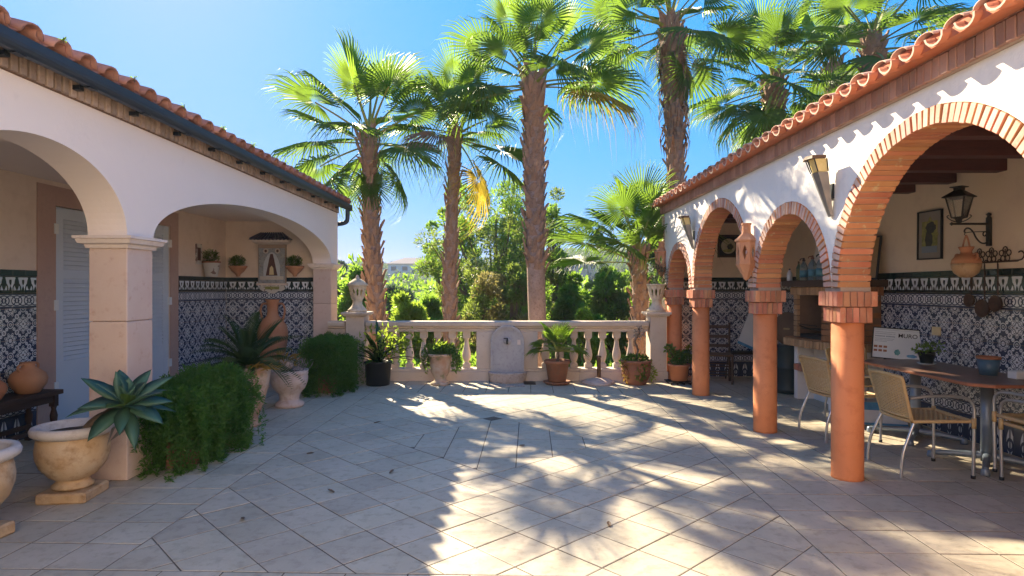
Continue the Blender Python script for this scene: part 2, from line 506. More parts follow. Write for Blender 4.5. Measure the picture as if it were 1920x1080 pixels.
    M['deadfrond'] = surf('dead palm fronds', (.17, .105, .07), (.24, .16, .11), (.09, .06, .05), 6, 20, .95, .4, 50)
    M['terrain'] = surf('dry garden ground', (.13, .12, .05), (.17, .14, .075), (.07, .09, .03), .3, 3, .95, .5, 6, .05)
    M['white'] = surf('white paint', (.72, .72, .72), None, None, rough=.5, bmp=0)
    M['paper'] = surf('printed poster', (.56, .60, .66), (.62, .66, .70), None, 5, 9, .45, 0)
    M['blueprint'] = surf('blue print', (.06, .22, .42), (.10, .30, .50), None, 12, 9, .45, 0)
    M['black'] = surf('black print', (.012, .014, .02), None, None, rough=.5, bmp=0)
    M['creamplastic'] = surf('cream plastic', (.66, .54, .32), None, None, rough=.4, bmp=0)
    M['tealprint'] = surf('teal print', (.05, .22, .24), (.14, .34, .36), None, 40, 9, .5, 0)
    M['glass'] = glassmat('clear lantern glass', (.85, .85, .80), .15)
    M['amber'] = surf('amber lamp glass', (.52, .40, .16), (.58, .46, .22), None, 30, 9, .35, .2, 80)
    M['bottle'] = glassmat('siphon glass', (.55, .68, .70))
    M['bottle_green'] = glassmat('green bottle glass', (.35, .42, .25))
    M['label'] = surf('bottle label', (.10, .28, .36), (.16, .36, .42), None, 30, 9, .5, 0)
    M['whitepot'] = surf('painted white pot', (.56, .52, .48), (.20, .12, .10), None, 11, 9, .35, 0, r1=(.58, .62))
    M['shrinetile'] = surf('blue grey painted tiles', (.26, .29, .34), (.36, .36, .36), (.20, .17, .16), 14, 40, .3, .1, 60, r2=(.5, .7))
    M['robe'] = surf('painted brown robe', (.085, .04, .035), (.12, .06, .05), None, 30, 9, .35, 0)
    M['veil'] = surf('painted pale veil', (.46, .48, .54), (.52, .54, .58), None, 30, 9, .35, 0)
    M['bluetile'] = surf('blue glazed roof tile', (.035, .045, .085), (.07, .05, .07), None, 20, 9, .3, .1, 60, var=.2)
    M['bluegreen'] = surf('dark green drum paint', (.015, .028, .034), (.02, .036, .042), None, 4, 9, .45, .1, 60)
    # foliage
    M['palm'] = leafmat('palm frond', (.035, .085, .018), (.07, .13, .025), (.25, .42, .045), .45)
    M['palm_young'] = leafmat('fresh palm frond', (.055, .12, .018), (.09, .16, .03), (.34, .54, .055), .48)
    M['palm_yellow'] = leafmat('yellowing palm frond', (.26, .19, .03), (.16, .15, .03), (.62, .46, .05), .45)
    M['pine'] = leafmat('olive pine needles', (.06, .10, .025), (.11, .15, .04), (.32, .42, .07), .5)
    M['pine_brown'] = leafmat('brownish twigs', (.11, .10, .04), (.16, .14, .06), (.40, .36, .12), .45)
    M['bush'] = leafmat('bright green leaves', (.06, .12, .025), (.10, .17, .035), (.36, .58, .06), .52)
    M['bush_lime'] = leafmat('lime green leaves', (.085, .15, .022), (.13, .20, .03), (.50, .68, .07), .52)
    M['bush_dark'] = leafmat('dark green leaves', (.04, .085, .025), (.065, .12, .035), (.30, .50, .07), .5)
    M['bush_blue'] = leafmat('blue green needles', (.035, .07, .05), (.055, .09, .065), (.12, .2, .1), .3)
    M['far_wood'] = leafmat('far hillside wood', (.07, .11, .07), (.10, .145, .085), (.18, .26, .12), .35)
    M['asparagus'] = leafmat('feathery fern green', (.03, .09, .016), (.085, .17, .03), (.18, .42, .04), .4)
    M['sago'] = leafmat('sago palm green', (.016, .045, .014), (.03, .065, .02), (.08, .18, .03), .3)
    M['agave'] = leafmat('blue green agave', (.05, .125, .085), (.08, .165, .11), (.10, .22, .12), .12, rough=.45)
    M['agave_pale'] = leafmat('pale green agave', (.10, .20, .05), (.12, .22, .06), (.2, .36, .06), .2, rough=.45)
    M['succulent'] = leafmat('succulent green', (.05, .12, .03), (.09, .18, .04), (.25, .45, .06), .35)
    M['dry'] = leafmat('dry grey stems', (.25, .21, .19), (.34, .29, .26), (.3, .26, .2), .2)
    M['dry_yellow'] = leafmat('dry yellow leaves', (.30, .17, .03), (.40, .24, .05), (.5, .3, .05), .3)
mk()
MAT['az_y'] = azulejo('wall tile glaze along the long wall', 1, .09)
MAT['az_x'] = azulejo('wall tile glaze along the end wall', 0, .03)
# ------------------------------------------------------------ terrain
def hgt(x, y):
    if y < 10: return -1.3
    d = y - 10
    v = -1.3 - 4.2 * min(1, d / 60) ** 1.2
    if d > 60:
        t = min(1, (d - 60) / 190)
        ridge = 11 + 3.0 * math.sin(x * .018 + .6) + 1.6 * math.sin(x * .051)
        v += (ridge + 5.5) * t * t * (3 - 2 * t)
    return v

def terrain():
    rs = [0, 6, 10, 14, 20, 28, 38, 50, 66, 86, 110, 140, 170, 200, 230, 260, 300, 400, 700, 1400, 3800]
    na = 120
    vs, fs = [], []
    for r in rs:
        for k in range(na):
            a = 2 * PI * k / na
            x, y = r * math.sin(a), r * math.cos(a)
            z = hgt(x, y) if r < 350 else hgt(x * 300 / r, y * 300 / r) * (1 if r < 1000 else .6)
            vs.append((x, y, z))
    for i in range(len(rs) - 1):
        for k in range(na):
            fs.append((i * na + k, (i + 1) * na + k, (i + 1) * na + (k + 1) % na, i * na + (k + 1) % na))
    o = MB().add(vs, fs, True).build('terrain', MAT['terrain'])
    tag(o, kind='structure')
terrain()
# the raised terrace the courtyard stands on
tag(MB().box(-7.2, 5.2, -6, 10.62, -1.6, -.03).build('terrace', MAT['mortar']), kind='structure')

# ------------------------------------------------------------ paved floor
def clip(poly, n, d):
    """keep the side n.p <= d"""
    out = []
    for i in range(len(poly)):
        a, b = poly[i], poly[(i + 1) % len(poly)]
        da, db = a[0] * n[0] + a[1] * n[1] - d, b[0] * n[0] + b[1] * n[1] - d
        if da <= 0: out.append(a)
        if (da < 0 < db) or (db < 0 < da):
            t = da / (da - db)
            out.append((a[0] + (b[0] - a[0]) * t, a[1] + (b[1] - a[1]) * t))
    return out
def area(p): return .5 * sum(p[i][0] * p[(i + 1) % len(p)][1] - p[(i + 1) % len(p)][0] * p[i][1] for i in range(len(p)))
def inset(poly, d):
    """shrink a convex CCW polygon"""
    q = list(poly)
    for i in range(len(poly)):
        a, b = poly[i], poly[(i + 1) % len(poly)]
        L = math.hypot(b[0] - a[0], b[1] - a[1])
        if L < 1e-6: continue
        n = ((b[1] - a[1]) / L, -(b[0] - a[0]) / L)
        q = clip(q, n, n[0] * a[0] + n[1] * a[1] - d)
    return q

def paving():
    C, ang, s = (-.14, 6.08), -math.radians(1.65), .335
    HX, HY = 1.99, 2.83                  # half size of the diagonal field
    ca, sa = math.cos(ang), math.sin(ang)
    def W(p): return (C[0] + p[0] * ca - p[1] * sa, C[1] + p[0] * sa + p[1] * ca)
    polys = []
    D = 1.07                             # half diagonal of the inner diamond, |x|+|y| < D
    r2 = math.sqrt(.5)
    # diagonal field
    off = (D * r2)
    for i in range(-16, 17):
        for j in range(-16, 17):
            u0, v0 = i * s - off, j * s - off
            sq = [(u0, v0), (u0 + s, v0), (u0 + s, v0 + s), (u0, v0 + s)]
            q = [((a - b) * r2, (a + b) * r2) for a, b in sq]      # rotate 45 deg
            for n, d in (((1, 0), HX), ((-1, 0), HX), ((0, 1), HY), ((0, -1), HY)):
                q = clip(q, n, d)
                if len(q) < 3: break
            if len(q) < 3 or abs(area(q)) < .002: continue
            cx, cy = sum(p[0] for p in q) / len(q), sum(p[1] for p in q) / len(q)
            if abs(cx) + abs(cy) < D * .93 and all(abs(p[0]) + abs(p[1]) < D + .01 for p in q): continue
            # cut away what the inner diamond covers
            sx, sy = (1 if cx >= 0 else -1), (1 if cy >= 0 else -1)
            q = clip(q, (-sx * r2, -sy * r2), -D * r2)
            if len(q) < 3 or abs(area(q)) < .002: continue
            polys.append(q)
    # inner diamond, square to the field
    for i in range(-5, 6):
        for j in range(-5, 6):
            x0, y0 = i * .327 - .13, j * s + .1
            q = [(x0, y0), (x0 + .327, y0), (x0 + .327, y0 + s), (x0, y0 + s)]
            for n in ((r2, r2), (-r2, r2), (r2, -r2), (-r2, -r2)):
                q = clip(q, n, D * r2)
                if len(q) < 3: break
            if len(q) < 3 or abs(area(q)) < .002: continue
            polys.append(q)
    # square border all round
    nx0, nx1 = 14, 14
    for i in range(-nx0, nx1):
        for j in range(-22, 9):
            if i >= 0: x0 = HX + i * s
            else: x0 = -HX + i * s
            y0 = -HY + j * s
            polys.append([(x0, y0), (x0 + s, y0), (x0 + s, y0 + s), (x0, y0 + s)]) if not (-HX - .01 < x0 < HX - .01) else None
    for j in range(-22, 0):
        for i in range(12):
            st = 2 * HX / 12
            polys.append([(-HX + i * st, -HY + j * s), (-HX + (i + 1) * st, -HY + j * s), (-HX + (i + 1) * st, -HY + (j + 1) * s), (-HX + i * st, -HY + (j + 1) * s)])
    for j in range(0, 6):
        for i in range(12):
            st = 2 * HX / 12
            polys.append([(-HX + i * st, HY + j * s), (-HX + (i + 1) * st, HY + j * s), (-HX + (i + 1) * st, HY + (j + 1) * s), (-HX + i * st, HY + (j + 1) * s)])
    # rows beside the field, from its front edge to its back edge
    for j in range(9, 23):
        for i in range(-nx0, nx1):
            x0 = HX + i * s if i >= 0 else -HX + i * s
            y0 = -HY + j * s
            polys.append([(x0, y0), (x0 + s, y0), (x0 + s, y0 + s), (x0, y0 + s)])
    fin = []
    for q in polys:
        q = [W(p) for p in q]
        for n, d in (((1, 0), 4.56), ((-1, 0), 4.91), ((0, 1), 10.5), ((0, -1), 2.3)):
            q = clip(q, n, d)
            if len(q) < 3: break
        if len(q) < 3: continue
        if area(q) < 0: q = q[::-1]
        q = inset(q, .0036 + rnd.random() * .0016)
        if len(q) < 3 or area(q) < .0015: continue
        cx, cy = sum(p[0] for p in q) / len(q), sum(p[1] for p in q) / len(q)
        seen = cy > 2.75 and abs(cx) < cy * 960 / FPX + .25
        fin.append((-(area(q) / cy ** 3) if seen else 1e3 + abs(cx) + abs(cy), q, cx, cy))
    fin.sort(key=lambda t: t[0])
    base = MB().box(-4.95, 4.6, -2.6, 10.55, -.04, -.0035).build('floor', MAT['grout'])
    tag(base, kind='structure')
    rest = MB()
    for k, (key, q, cx, cy) in enumerate(fin):
        mb = MB() if k < 296 else rest
        inn = inset(q, .004)
        if len(inn) != len(q): inn = [(cx + (p[0] - cx) * .96, cy + (p[1] - cy) * .96) for p in q]
        n = len(q)
        tx, ty = rnd.uniform(-.002, .002), rnd.uniform(-.002, .002)
        dz = rnd.uniform(-.0015, .001)
        zz = lambda p: dz + (p[0] - cx) * tx + (p[1] - cy) * ty
        vs = [(p[0], p[1], -.02) for p in q] + [(p[0], p[1], zz(p) - .0016) for p in q] + [(p[0], p[1], zz(p)) for p in inn]
        fs = [tuple(range(2 * n, 3 * n))]
        for i in range(n):
            j = (i + 1) % n
            fs += [(i, j, n + j, n + i), (n + i, n + j, 2 * n + j, 2 * n + i)]
        if k < 296:
            # own origin, so each tile keeps its own random tone
            mb.add([(x - cx, y - cy, z) for x, y, z in vs], fs)
            o = bpy.data.objects.new('paving_tile', mb.mesh('paving_tile', MAT['tile_floor']))
            col.objects.link(o); o.parent = base; o.location = (cx, cy, 0)
        else: rest.add(vs, fs)
    tag(rest.build('paving_tile_far', MAT['tile_floor'], base), kind='stuff')
paving()

# ------------------------------------------------------------ shared pieces
def brick_meshes(name, h, mat, n=4, b=.004, jit=.0018):
    out = []
    for k in range(n):
        r = random.Random(k + 3)
        out.append(MB().chbox((0, 0, 0), h, b, jit, r=r).mesh(name, mat))
    return out

def half_tile_mesh(name, mat, r0, r1, L, up=True, th=.014, seg=7, flat=.85, endmat=None):
    """barrel tile, axis +Y local from the lower end, r0 lower radius; up=True covers, False channels"""
    A = []
    for (y, r) in ((0, r0), (L, r1)):
        for rr in (r, r - th):
            A.append([(rr * math.cos(PI * k / seg), y, (1 if up else -1) * rr * math.sin(PI * k / seg) * flat) for k in range(seg + 1)])
    o0, i0, o1, i1 = A
    vs = o0 + i0 + o1 + i1
    n = seg + 1
    fs = []
    for k in range(seg):
        fs += [(k, k + 1, 2 * n + k + 1, 2 * n + k), (n + k + 1, n + k, 3 * n + k, 3 * n + k + 1),
               (k + 1, k, n + k, n + k + 1), (2 * n + k, 2 * n + k + 1, 3 * n + k + 1, 3 * n + k)]
    fs += [(0, 2 * n, 3 * n, n), (seg, n + seg, 3 * n + seg, 2 * n + seg)]
    if not up: fs = [f[::-1] for f in fs]
    me = MB().add(vs, fs, True).mesh(name, mat)
    if endmat:
        me.materials.append(endmat)
        for k in range(seg): me.polygons[k * 4 + 2].material_index = 1; me.polygons[k * 4 + 2].use_smooth = False
    return me

def wall_tiles(parent, mat, along, fixed, face, a0, a1, tile=.155, name='wall_tile', skip=None):
    """glazed tiles on a wall; along='y': wall at x=fixed facing `face`, from a0 to a1"""
    rows = [(0.004, .262), (.262, .385)] + [(.385 + .155 * k, .385 + .155 * (k + 1)) for k in range(6)] + [(1.315, 1.47), (1.47, 1.635), (1.635, 1.70)]
    base = root_loc(parent)
    cache = {}
    n = int(round((a1 - a0) / tile))
    w = (a1 - a0) / n
    for i in range(n):
        ac = a0 + (i + .5) * w
        for (z0, z1) in rows:
            zc, hz = (z0 + z1) / 2, (z1 - z0) / 2 - .0011
            if skip and skip(ac, zc): continue
            key = round(hz, 4)
            th = .006 if z1 < 1.66 else .012
            if (key, th) not in cache:
                h = (th, w / 2 - .0011, hz) if along == 'y' else (w / 2 - .0011, th, hz)
                cache[(key, th)] = MB().chbox((0, 0, 0), h, .0028).mesh(name, mat)
            p = Vector((fixed + face * .004, ac, zc)) if along == 'y' else Vector((ac, fixed + face * .004, zc))
            inst(name, cache[(key, th)], parent, T(*(p - base + Vector((0, 0, 0)))) @ Rx(rnd.uniform(-.003, .003)) @ Rz(rnd.uniform(-.006, .006)))

def arch_strip(mb, X0, X1, ys, zb, zt):
    """wall between X0 and X1 whose underside follows zb over ys"""
    n = len(ys)
    for i in range(n - 1):
        y0, y1 = ys[i], ys[i + 1]
        a, b = zb[i], zb[i + 1]
        if y1 - y0 < 1e-6: 
            continue
        mb.add([(X0, y0, a), (X0, y1, b), (X0, y1, zt), (X0, y0, zt)], [(0, 1, 2, 3)])
        mb.add([(X1, y0, a), (X1, y1, b), (X1, y1, zt), (X1, y0, zt)], [(3, 2, 1, 0)])
        mb.add([(X0, y0, a), (X1, y0, a), (X1, y1, b), (X0, y1, b)], [(0, 1, 2, 3)], True)
        mb.add([(X0, y0, zt), (X1, y0, zt), (X1, y1, zt), (X0, y1, zt)], [(3, 2, 1, 0)])
    mb.add([(X0, ys[0], zb[0]), (X1, ys[0], zb[0]), (X1, ys[0], zt), (X0, ys[0], zt)], [(3, 2, 1, 0)])
    mb.add([(X0, ys[-1], zb[-1]), (X1, ys[-1], zb[-1]), (X1, ys[-1], zt), (X0, ys[-1], zt)], [(0, 1, 2, 3)])

# ============================================================ the house on the left
HX0, HX1, HB = -3.34, -3.03, -4.90       # porch wall inner/outer face, back wall
def house():
    H = thing('house', 'white plastered house with arched porch, tiled dado, white shutters and clay roof on the left', 'building', (-4.0, 5, 0))
    mb = MB()
    # arcade wall
    ys, zb = [], []
    def seg_solid(y0, y1, z):
        ys.extend([y0, y1]); zb.extend([z, z])
    def seg_arch(y0, y1, spring, rise, e=2.0, n=40):
        c, h = (y0 + y1) / 2, (y1 - y0) / 2
        for k in range(n + 1):
            t = -math.cos(PI * k / n)
            ys.append(c + h * t); zb.append(spring + rise * max(0, 1 - abs(t) ** e) ** (1 / e))
    seg_solid(-1.2, .9, 0); 
    seg_arch(1.25, 2.75, 1.93, .57)
    seg_arch(3.10, 4.83, 1.93, .57)
    seg_arch(5.185, 10.28, 1.93, .54, 2.08, 60)
    ys.append(10.66); zb.append(1.93)
    arch_strip(mb, HX0, HX1, ys, zb, 2.82)
    mb.build('arcade_wall', MAT['plaster'], H)
    # porch interior walls and ceiling
    mb = MB()
    mb.box(HB - .25, HB, -1.2, 6.575, 0, 2.82)
    mb.box(HB - .25, HB, 8.78, 10.74, 0, 2.82)
    mb.box(HB - .25, HB, 6.575, 8.78, 2.405, 2.82)
    mb.box(HB, HX1 - .03, 10.50, 10.74, 0, 2.82)
    mb.box(HB, HX0, -1.2, -.95, 0, 2.82)
    mb.build('porch_wall', MAT['plaster_tan'], H)
    MB().box(HB, HX0 - .004, -1.0, 10.5, 2.66, 2.80).build('porch_ceiling', MAT['plaster'], H)
    MB().box(-7.1, HB - .25, -1.2, 10.74, -.02, 2.9).build('rear_wall', MAT['plaster'], H)
    # pillars with stone courses
    for (y0, y1) in ((.9, 1.25), (2.75, 3.10), (4.83, 5.185), (10.28, 10.66)):
        p = MB().box(HX0 + .025, HX1 - .025, y0 + .02, y1 - .02, 0, 1.84).build('pillar', MAT['mortar'], H)
        z = 0.0
        for k, hh in enumerate((.60, .655, .585)):
            MB().box(HX0 + .004, HX1 - .004, y0 + .004, y1 - .004, z + .002, z + hh - .002).build('stone_block', MAT['mares'], p, bevel=.008)
            z += hh
        # moulded cap
        prof = [(0.0, 1.835), (.012, 1.835), (.02, 1.862), (.05, 1.872), (.062, 1.905), (.075, 1.908), (.075, 1.93)]
        cb = MB()
        for (o0, z0), (o1, z1) in zip(prof[:-1], prof[1:]):
            R = lambda o, zz: [(HX0 - o, y0 - o, zz), (HX1 + o, y0 - o, zz), (HX1 + o, y1 + o, zz), (HX0 - o, y1 + o, zz)]
            a, b = R(o0, z0), R(o1, z1)
            cb.add(a + b, [(i, (i + 1) % 4, 4 + (i + 1) % 4, 4 + i) for i in range(4)])
        cb.add(R(.075, 1.93), [(0, 1, 2, 3)])
        cb.build('pillar_cap', MAT['capstone'], p)
    # flat stone surround and louvred shutters of the wide door
    sb = MB()
    sb.box(HB, HB + .012, 6.32, 6.575, 0, 2.61)
    sb.box(HB, HB + .012, 8.78, 8.99, 0, 2.61)
    sb.box(HB, HB + .012, 6.575, 8.78, 2.405, 2.61)
    sb.build('door_surround', MAT['surround'], H)
    MB().box(HB - .24, HB - .2, 6.575, 8.78, 0, 2.405).build('door_panel', MAT['shutter'], H)
    slat = MB().chbox((0, 0, 0), (.006, .355, .027), .002).mesh('slat', MAT['shutter'])
    for k in range(2):
        y0, y1 = 6.58 + k * 1.1, 6.58 + (k + 1) * 1.1 - .012
        f = MB()
        xs = (HB - .055, HB - .008)
        f.box(*xs, y0, y0 + .13, .01, 2.395); f.box(*xs, y1 - .13, y1, .01, 2.395)
        for (a, b) in ((.01, .72), (1.62, 1.72), (2.27, 2.395)): f.box(xs[0], xs[1] - .003, y0 + .13, y1 - .13, a, b)
        fo = f.build('shutter', MAT['shutter'], H, bevel=.003)
        base = root_loc(H)
        for (za, zb2) in ((.72, 1.62), (1.72, 2.27)):
            n = int((zb2 - za) / .048)
            for i in range(n):
                zz = za + (i + .5) * (zb2 - za) / n
                sl = inst('slat', slat, fo, T(HB - .03 - base.x, (y0 + y1) / 2 - base.y, zz - base.z) @ Ry(math.radians(-28)))
                sl.scale = (1, ((y1 - y0) - .26) / .71 * 1.0, 1)
        for zz in (.4, 1.28, 2.1):
            yy = y0 - .005 if k == 0 else y1 + .005
            MB().box(HB - .012, HB + .02, yy - .03, yy + .03, zz, zz + .11).build('hinge', MAT['white'], fo)
    # tiled dado
    wall_tiles(H, MAT['az_y'], 'y', HB, 1, 5.38, 6.31)
    wall_tiles(H, MAT['az_y'], 'y', HB, 1, 9.0, 10.49)
    wall_tiles(H, MAT['az_x'], 'x', 10.50, -1, HB + .01, HX0 - .01)
    MB().box(HB, HB + .008, -.9, 5.375, .004, 1.70).build('dado_panel', MAT['az_y'], H)
    # soldier bricks under the eave
    bm_ = brick_meshes('brick', (.04, .026, .064), MAT['brick_eave'])
    cor = MB().box(HX1 - .02, HX1 + .022, -1.2, 10.66, 2.822, 2.955).build('brick_cornice', MAT['mortar_dark'], H)
    base = root_loc(H)
    y = 2.4
    while y < 10.62:
        inst('brick', rnd.choice(bm_), cor, T(HX1 + .002 - base.x, y - base.y, 2.888) @ Rx(rnd.uniform(-.02, .02)))
        y += .0715
    # roof: deck, ridge slope, barrel tiles
    ex = -2.93
    sl = .30
    dk = MB()
    dk.hull([(ex, -1.3, 2.965), (ex, 10.80, 2.965), (ex, 10.80, 2.99), (ex, -1.3, 2.99)][::1], [(-5.2, -1.3, 2.965 + sl * 2.27), (-5.2, 10.80, 2.965 + sl * 2.27), (-5.2, 10.80, 2.99 + sl * 2.27), (-5.2, -1.3, 2.99 + sl * 2.27)])
    dk.hull([(-5.2, -1.3, 2.965 + sl * 2.27), (-5.2, 10.80, 2.965 + sl * 2.27), (-5.2, 10.80, 2.99 + sl * 2.27), (-5.2, -1.3, 2.99 + sl * 2.27)], [(-7.4, -1.3, 2.97), (-7.4, 10.8, 2.97), (-7.4, 10.8, 2.995), (-7.4, -1.3, 2.995)])
    rf = dk.build('roof', MAT['rooftile_old'], H)
    th = math.atan(sl)
    cov = half_tile_mesh('roof_tile', MAT['rooftile_old'], .088, .072, .42)
    chn = half_tile_mesh('roof_tile', MAT['rooftile_old'], .085, .07, .42, up=False)
    far = MB()
    n = int(12.0 / .235)
    for i in range(n):
        y = -1.2 + i * .235 + .13
        M0 = T(-2.845, y, 3.0) @ Rz(PI / 2) @ Rx(th)
        for r in range(6):
            Mr = M0 @ T(0, r * .36, .012)
            Mc = M0 @ T(.1175, r * .36 + .02, .062)
            if r == 0 and y > 1.8:
                j = Rz(rnd.uniform(-.03, .03))
                inst('roof_tile', cov, rf, T(*(-base)) @ Mr @ T(0, rnd.uniform(-.015, .01), 0) @ j)
                inst('roof_tile', chn, rf, T(*(-base)) @ Mc @ j)
            else:
                for me, MM in ((cov, Mr), (chn, Mc)):
                    far.add([MM @ v.co for v in me.vertices], [tuple(p.vertices) for p in me.polygons], True)
    tag(far.build('upper_roof_tile', MAT['rooftile_old'], rf), kind='stuff')
    # gutter, brackets, downpipe
    g = MB()
    prof = [(.056 * math.cos(PI + PI * k / 8), .050 * math.sin(PI + PI * k / 8)) for k in range(9)]
    prof = [(prof[0][0], .045)] + prof + [(prof[-1][0], .045)]
    inner = [(x * .93, z * .93 + .003) for x, z in prof][::-1]
    ring = prof + inner
    GX, GZ = -2.88, 2.935
    g.hull([(GX + x, -1.3, GZ + z) for x, z in ring], [(GX + x, 10.83, GZ + z) for x, z in ring])
    go = g.build('gutter', MAT['gutter'], H)
    MB().box(GX - .06, GX + .06, 10.83, 10.836, GZ - .06, GZ + .045).build('gutter_end', MAT['gutter'], go)
    y = 2.95
    while y < 10.7:
        b = MB()
        arc = [(GX + .062 * math.cos(PI + PI * k / 8), GZ + .060 * math.sin(PI + PI * k / 8)) for k in range(0, 6)]
        for (xa, za), (xb, zb_) in zip(arc[:-1], arc[1:]):
            b.hull([(xa, y - .04, za), (xa, y + .04, za), (xa, y + .04, za + .006), (xa, y - .04, za + .006)], [(xb, y - .04, zb_), (xb, y + .04, zb_), (xb, y + .04, zb_ + .006), (xb, y - .04, zb_ + .006)])
        b.box(HX1 + .024, GX - .06, y - .022, y + .022, GZ - .065, GZ - .035)
        b.build('bracket', MAT['darkmetal'], go)
        y += .62
    dp = smooth_path([(GX, 10.74, GZ - .05), (GX, 10.745, GZ - .16), (GX - .02, 10.75, GZ - .25), (GX - .10, 10.755, GZ - .285), (GX - .22, 10.76, GZ - .30), (-3.11, 10.785, GZ - .33), (-3.16, 10.79, GZ - .45), (-3.16, 10.79, 1.2), (-3.16, 10.79, -1.2)], 5)
    MB().tube(dp, .038, 10).build('downpipe', MAT['gutter'], H)
    # unseen wing assumed behind the camera, made tall to bounce light into the shade
    wg = MB()
    wg.box(-7.1, -1.5, -2.9, -2.42, -.02, 5.6).box(-.4, 1.4, -2.9, -2.42, -.02, 5.6).box(2.6, 5.2, -2.9, -2.42, -.02, 5.6)
    wg.box(-1.5, -.4, -2.9, -2.42, 2.2, 5.6).box(1.4, 2.6, -2.9, -2.42, 2.1, 5.6).box(1.4, 2.6, -2.9, -2.42, -.02, .95)
    wg.build('unseen_wing_wall', MAT['plaster_white'], H)
    MB().box(-1.5, -.4, -2.86, -2.8, 0, 2.2).build('unseen_wing_door', MAT['shutter'], H)
    MB().box(1.4, 2.6, -2.86, -2.8, .95, 2.1).build('unseen_wing_shutter', MAT['shutter'], H)
    MB().box(-7.2, 5.3, -6, -2.3, 5.62, 5.76).build('unseen_wing_roof', MAT['rooftile_old'], H)
    # soffit light fitting line under the near arch is plain; nothing else here
house()

# ============================================================ the barbecue pavilion on the right
PX0, PX1, PB, PE = 2.56, 2.80, 4.55, 10.50
COLS = [2.70, 4.92, 6.52, 8.74, 10.16]
def pavilion():
    Pv = thing('pavilion', 'open white pavilion with brick horseshoe arches, orange columns and clay tile roof on the right', 'building', (3.6, 6, 0))
    base = root_loc(Pv)
    # plaster wall above the arches
    ys, zb = [-1.2, 1.1], [0, 0]
    spans = [(1.1, 2.70)] + list(zip(COLS[:-1], COLS[1:]))
    for (a, b) in spans:
        c, R = (a + b) / 2, (b - a) / 2
        n = 36
        for k in range(n + 1):
            t = PI * k / n
            ys.append(c - R * math.cos(t)); zb.append(1.52 + R * math.sin(t))
    ys += [10.17, 10.30]; zb += [1.52, 1.52]
    # drop exact repeats
    mb = MB()
    arch_strip(mb, PX0, PX1, ys, zb, 2.76)
    mb.box(PX0 + .01, PX1 - .01, -1.2, 1.09, -.02, 1.55)
    mb.build('arcade_wall', MAT['plaster_white'], Pv)
    mb = MB()
    mb.box(PB, PB + .25, -1.2, 10.74, -.02, 3.15)
    mb.box(PX0 + .06, PB, PE, PE + .24, -.02, 2.76)
    mb.box(PX1, PB, -1.2, -.95, -.02, 2.76)
    mb.build('interior_wall', MAT['plaster_cream'], Pv)
    # brick voussoirs
    for (a, b) in spans:
        c, R = (a + b) / 2, (b - a) / 2
        ring = MB()
        n = 28
        for k in range(n):
            t0, t1 = PI * k / n, PI * (k + 1) / n
            q = []
            for X in (PX0 + .012, PX1 - .012):
                for rr, t in ((R - .003, t0), (R - .108, t0), (R - .108, t1), (R - .003, t1)):
                    q.append((X, c - rr * math.cos(t), 1.52 + rr * math.sin(t)))
            ring.hull(q[:4], q[4:])
        ro = ring.build('brick_arch', MAT['mortar'], Pv)
        ar = (R - .06) * PI
        nb = int(ar / .0545)
        pitch = ar / nb
        bms = brick_meshes('brick', ((PX1 - PX0) / 2 + .008, pitch / 2 - .0055, .0575), MAT['brick_sunlit'], 4)
        bmi = brick_meshes('brick', ((PX1 - PX0) / 2 + .008, pitch / 2 - .0055, .0575), MAT['brick'], 4)
        for me in bms + bmi:
            me.materials[0] = MAT['brick_bounce']; me.materials.append(MAT['brick_sunlit'])  # end faces take the sun-paled colour, other sides the bounce-warmed one
            me.polygons[0].material_index = 1; me.polygons[1].material_index = 1
        for k in range(nb):
            t = PI * (k + .5) / nb
            rr = R - .060 + rnd.uniform(-.003, .003)
            p = Vector(((PX0 + PX1) / 2 + rnd.uniform(-.004, .004), c - rr * math.cos(t), 1.52 + rr * math.sin(t)))
            # local z outward, local y tangential
            M = T(*(p - base)) @ Rx(PI / 2 - t) @ Rz(rnd.uniform(-.01, .01)) @ Rx(rnd.uniform(-.02, .02))
            inst('brick', rnd.choice(bms if rnd.random() < .65 else bmi), ro, M)
    # columns, capitals
    for ci, cy in enumerate([1.1] + COLS):
        cx = 2.69
        sh = MB().lathe([(.120, -.005), (.120, .02), (.1185, .03), (.1185, 1.245)], 32, (cx, cy, 0)).build('column', MAT['colpaint'], Pv)
        core = MB().box(cx - .118, cx + .118, cy - .118, cy + .118, 1.25, 1.365).box(cx - .15, cx + .15, cy - .132, cy + .132, 1.375, 1.49)
        core.box(cx - .118, cx + .118, cy - .118, cy + .118, 1.48, 1.525)
        core.build('capital_core', MAT['mortar'], sh)
        for (hx, hy, z0, z1) in ((.131, .131, 1.247, 1.368), (.163, .145, 1.374, 1.492)):
            bz = (z1 - z0) / 2
            for axis in (0, 1):
                half = hx if axis == 0 else hy - .002
                n = int(round(2 * half / .056))
                w = 2 * half / n
                if axis == 0: bl = brick_meshes('brick', (w / 2 - .004, .03, bz), MAT['brick'])
                else: bl = brick_meshes('brick', (.03, w / 2 - .004, bz), MAT['brick'])
                for sg in (-1, 1):
                    if axis == 1 and sg == 1 and ci < 2: pass
                    for k in range(n):
                        o = -half + (k + .5) * w
                        if axis == 1 and (k == 0 or k == n - 1): continue
                        p = Vector((cx + o, cy + sg * (hy - .03), (z0 + z1) / 2)) if axis == 0 else Vector((cx + sg * (hx - .03), cy + o, (z0 + z1) / 2))
                        inst('brick', rnd.choice(bl), sh, T(*(p - base)) @ Rx(rnd.uniform(-.012, .012)) @ Ry(rnd.uniform(-.012, .012)))
    # brick quoins on the end of the arcade wall
    qm = brick_meshes('quoin_brick', (.125, .05, .022), MAT['brick_sunlit'])
    z = 1.54
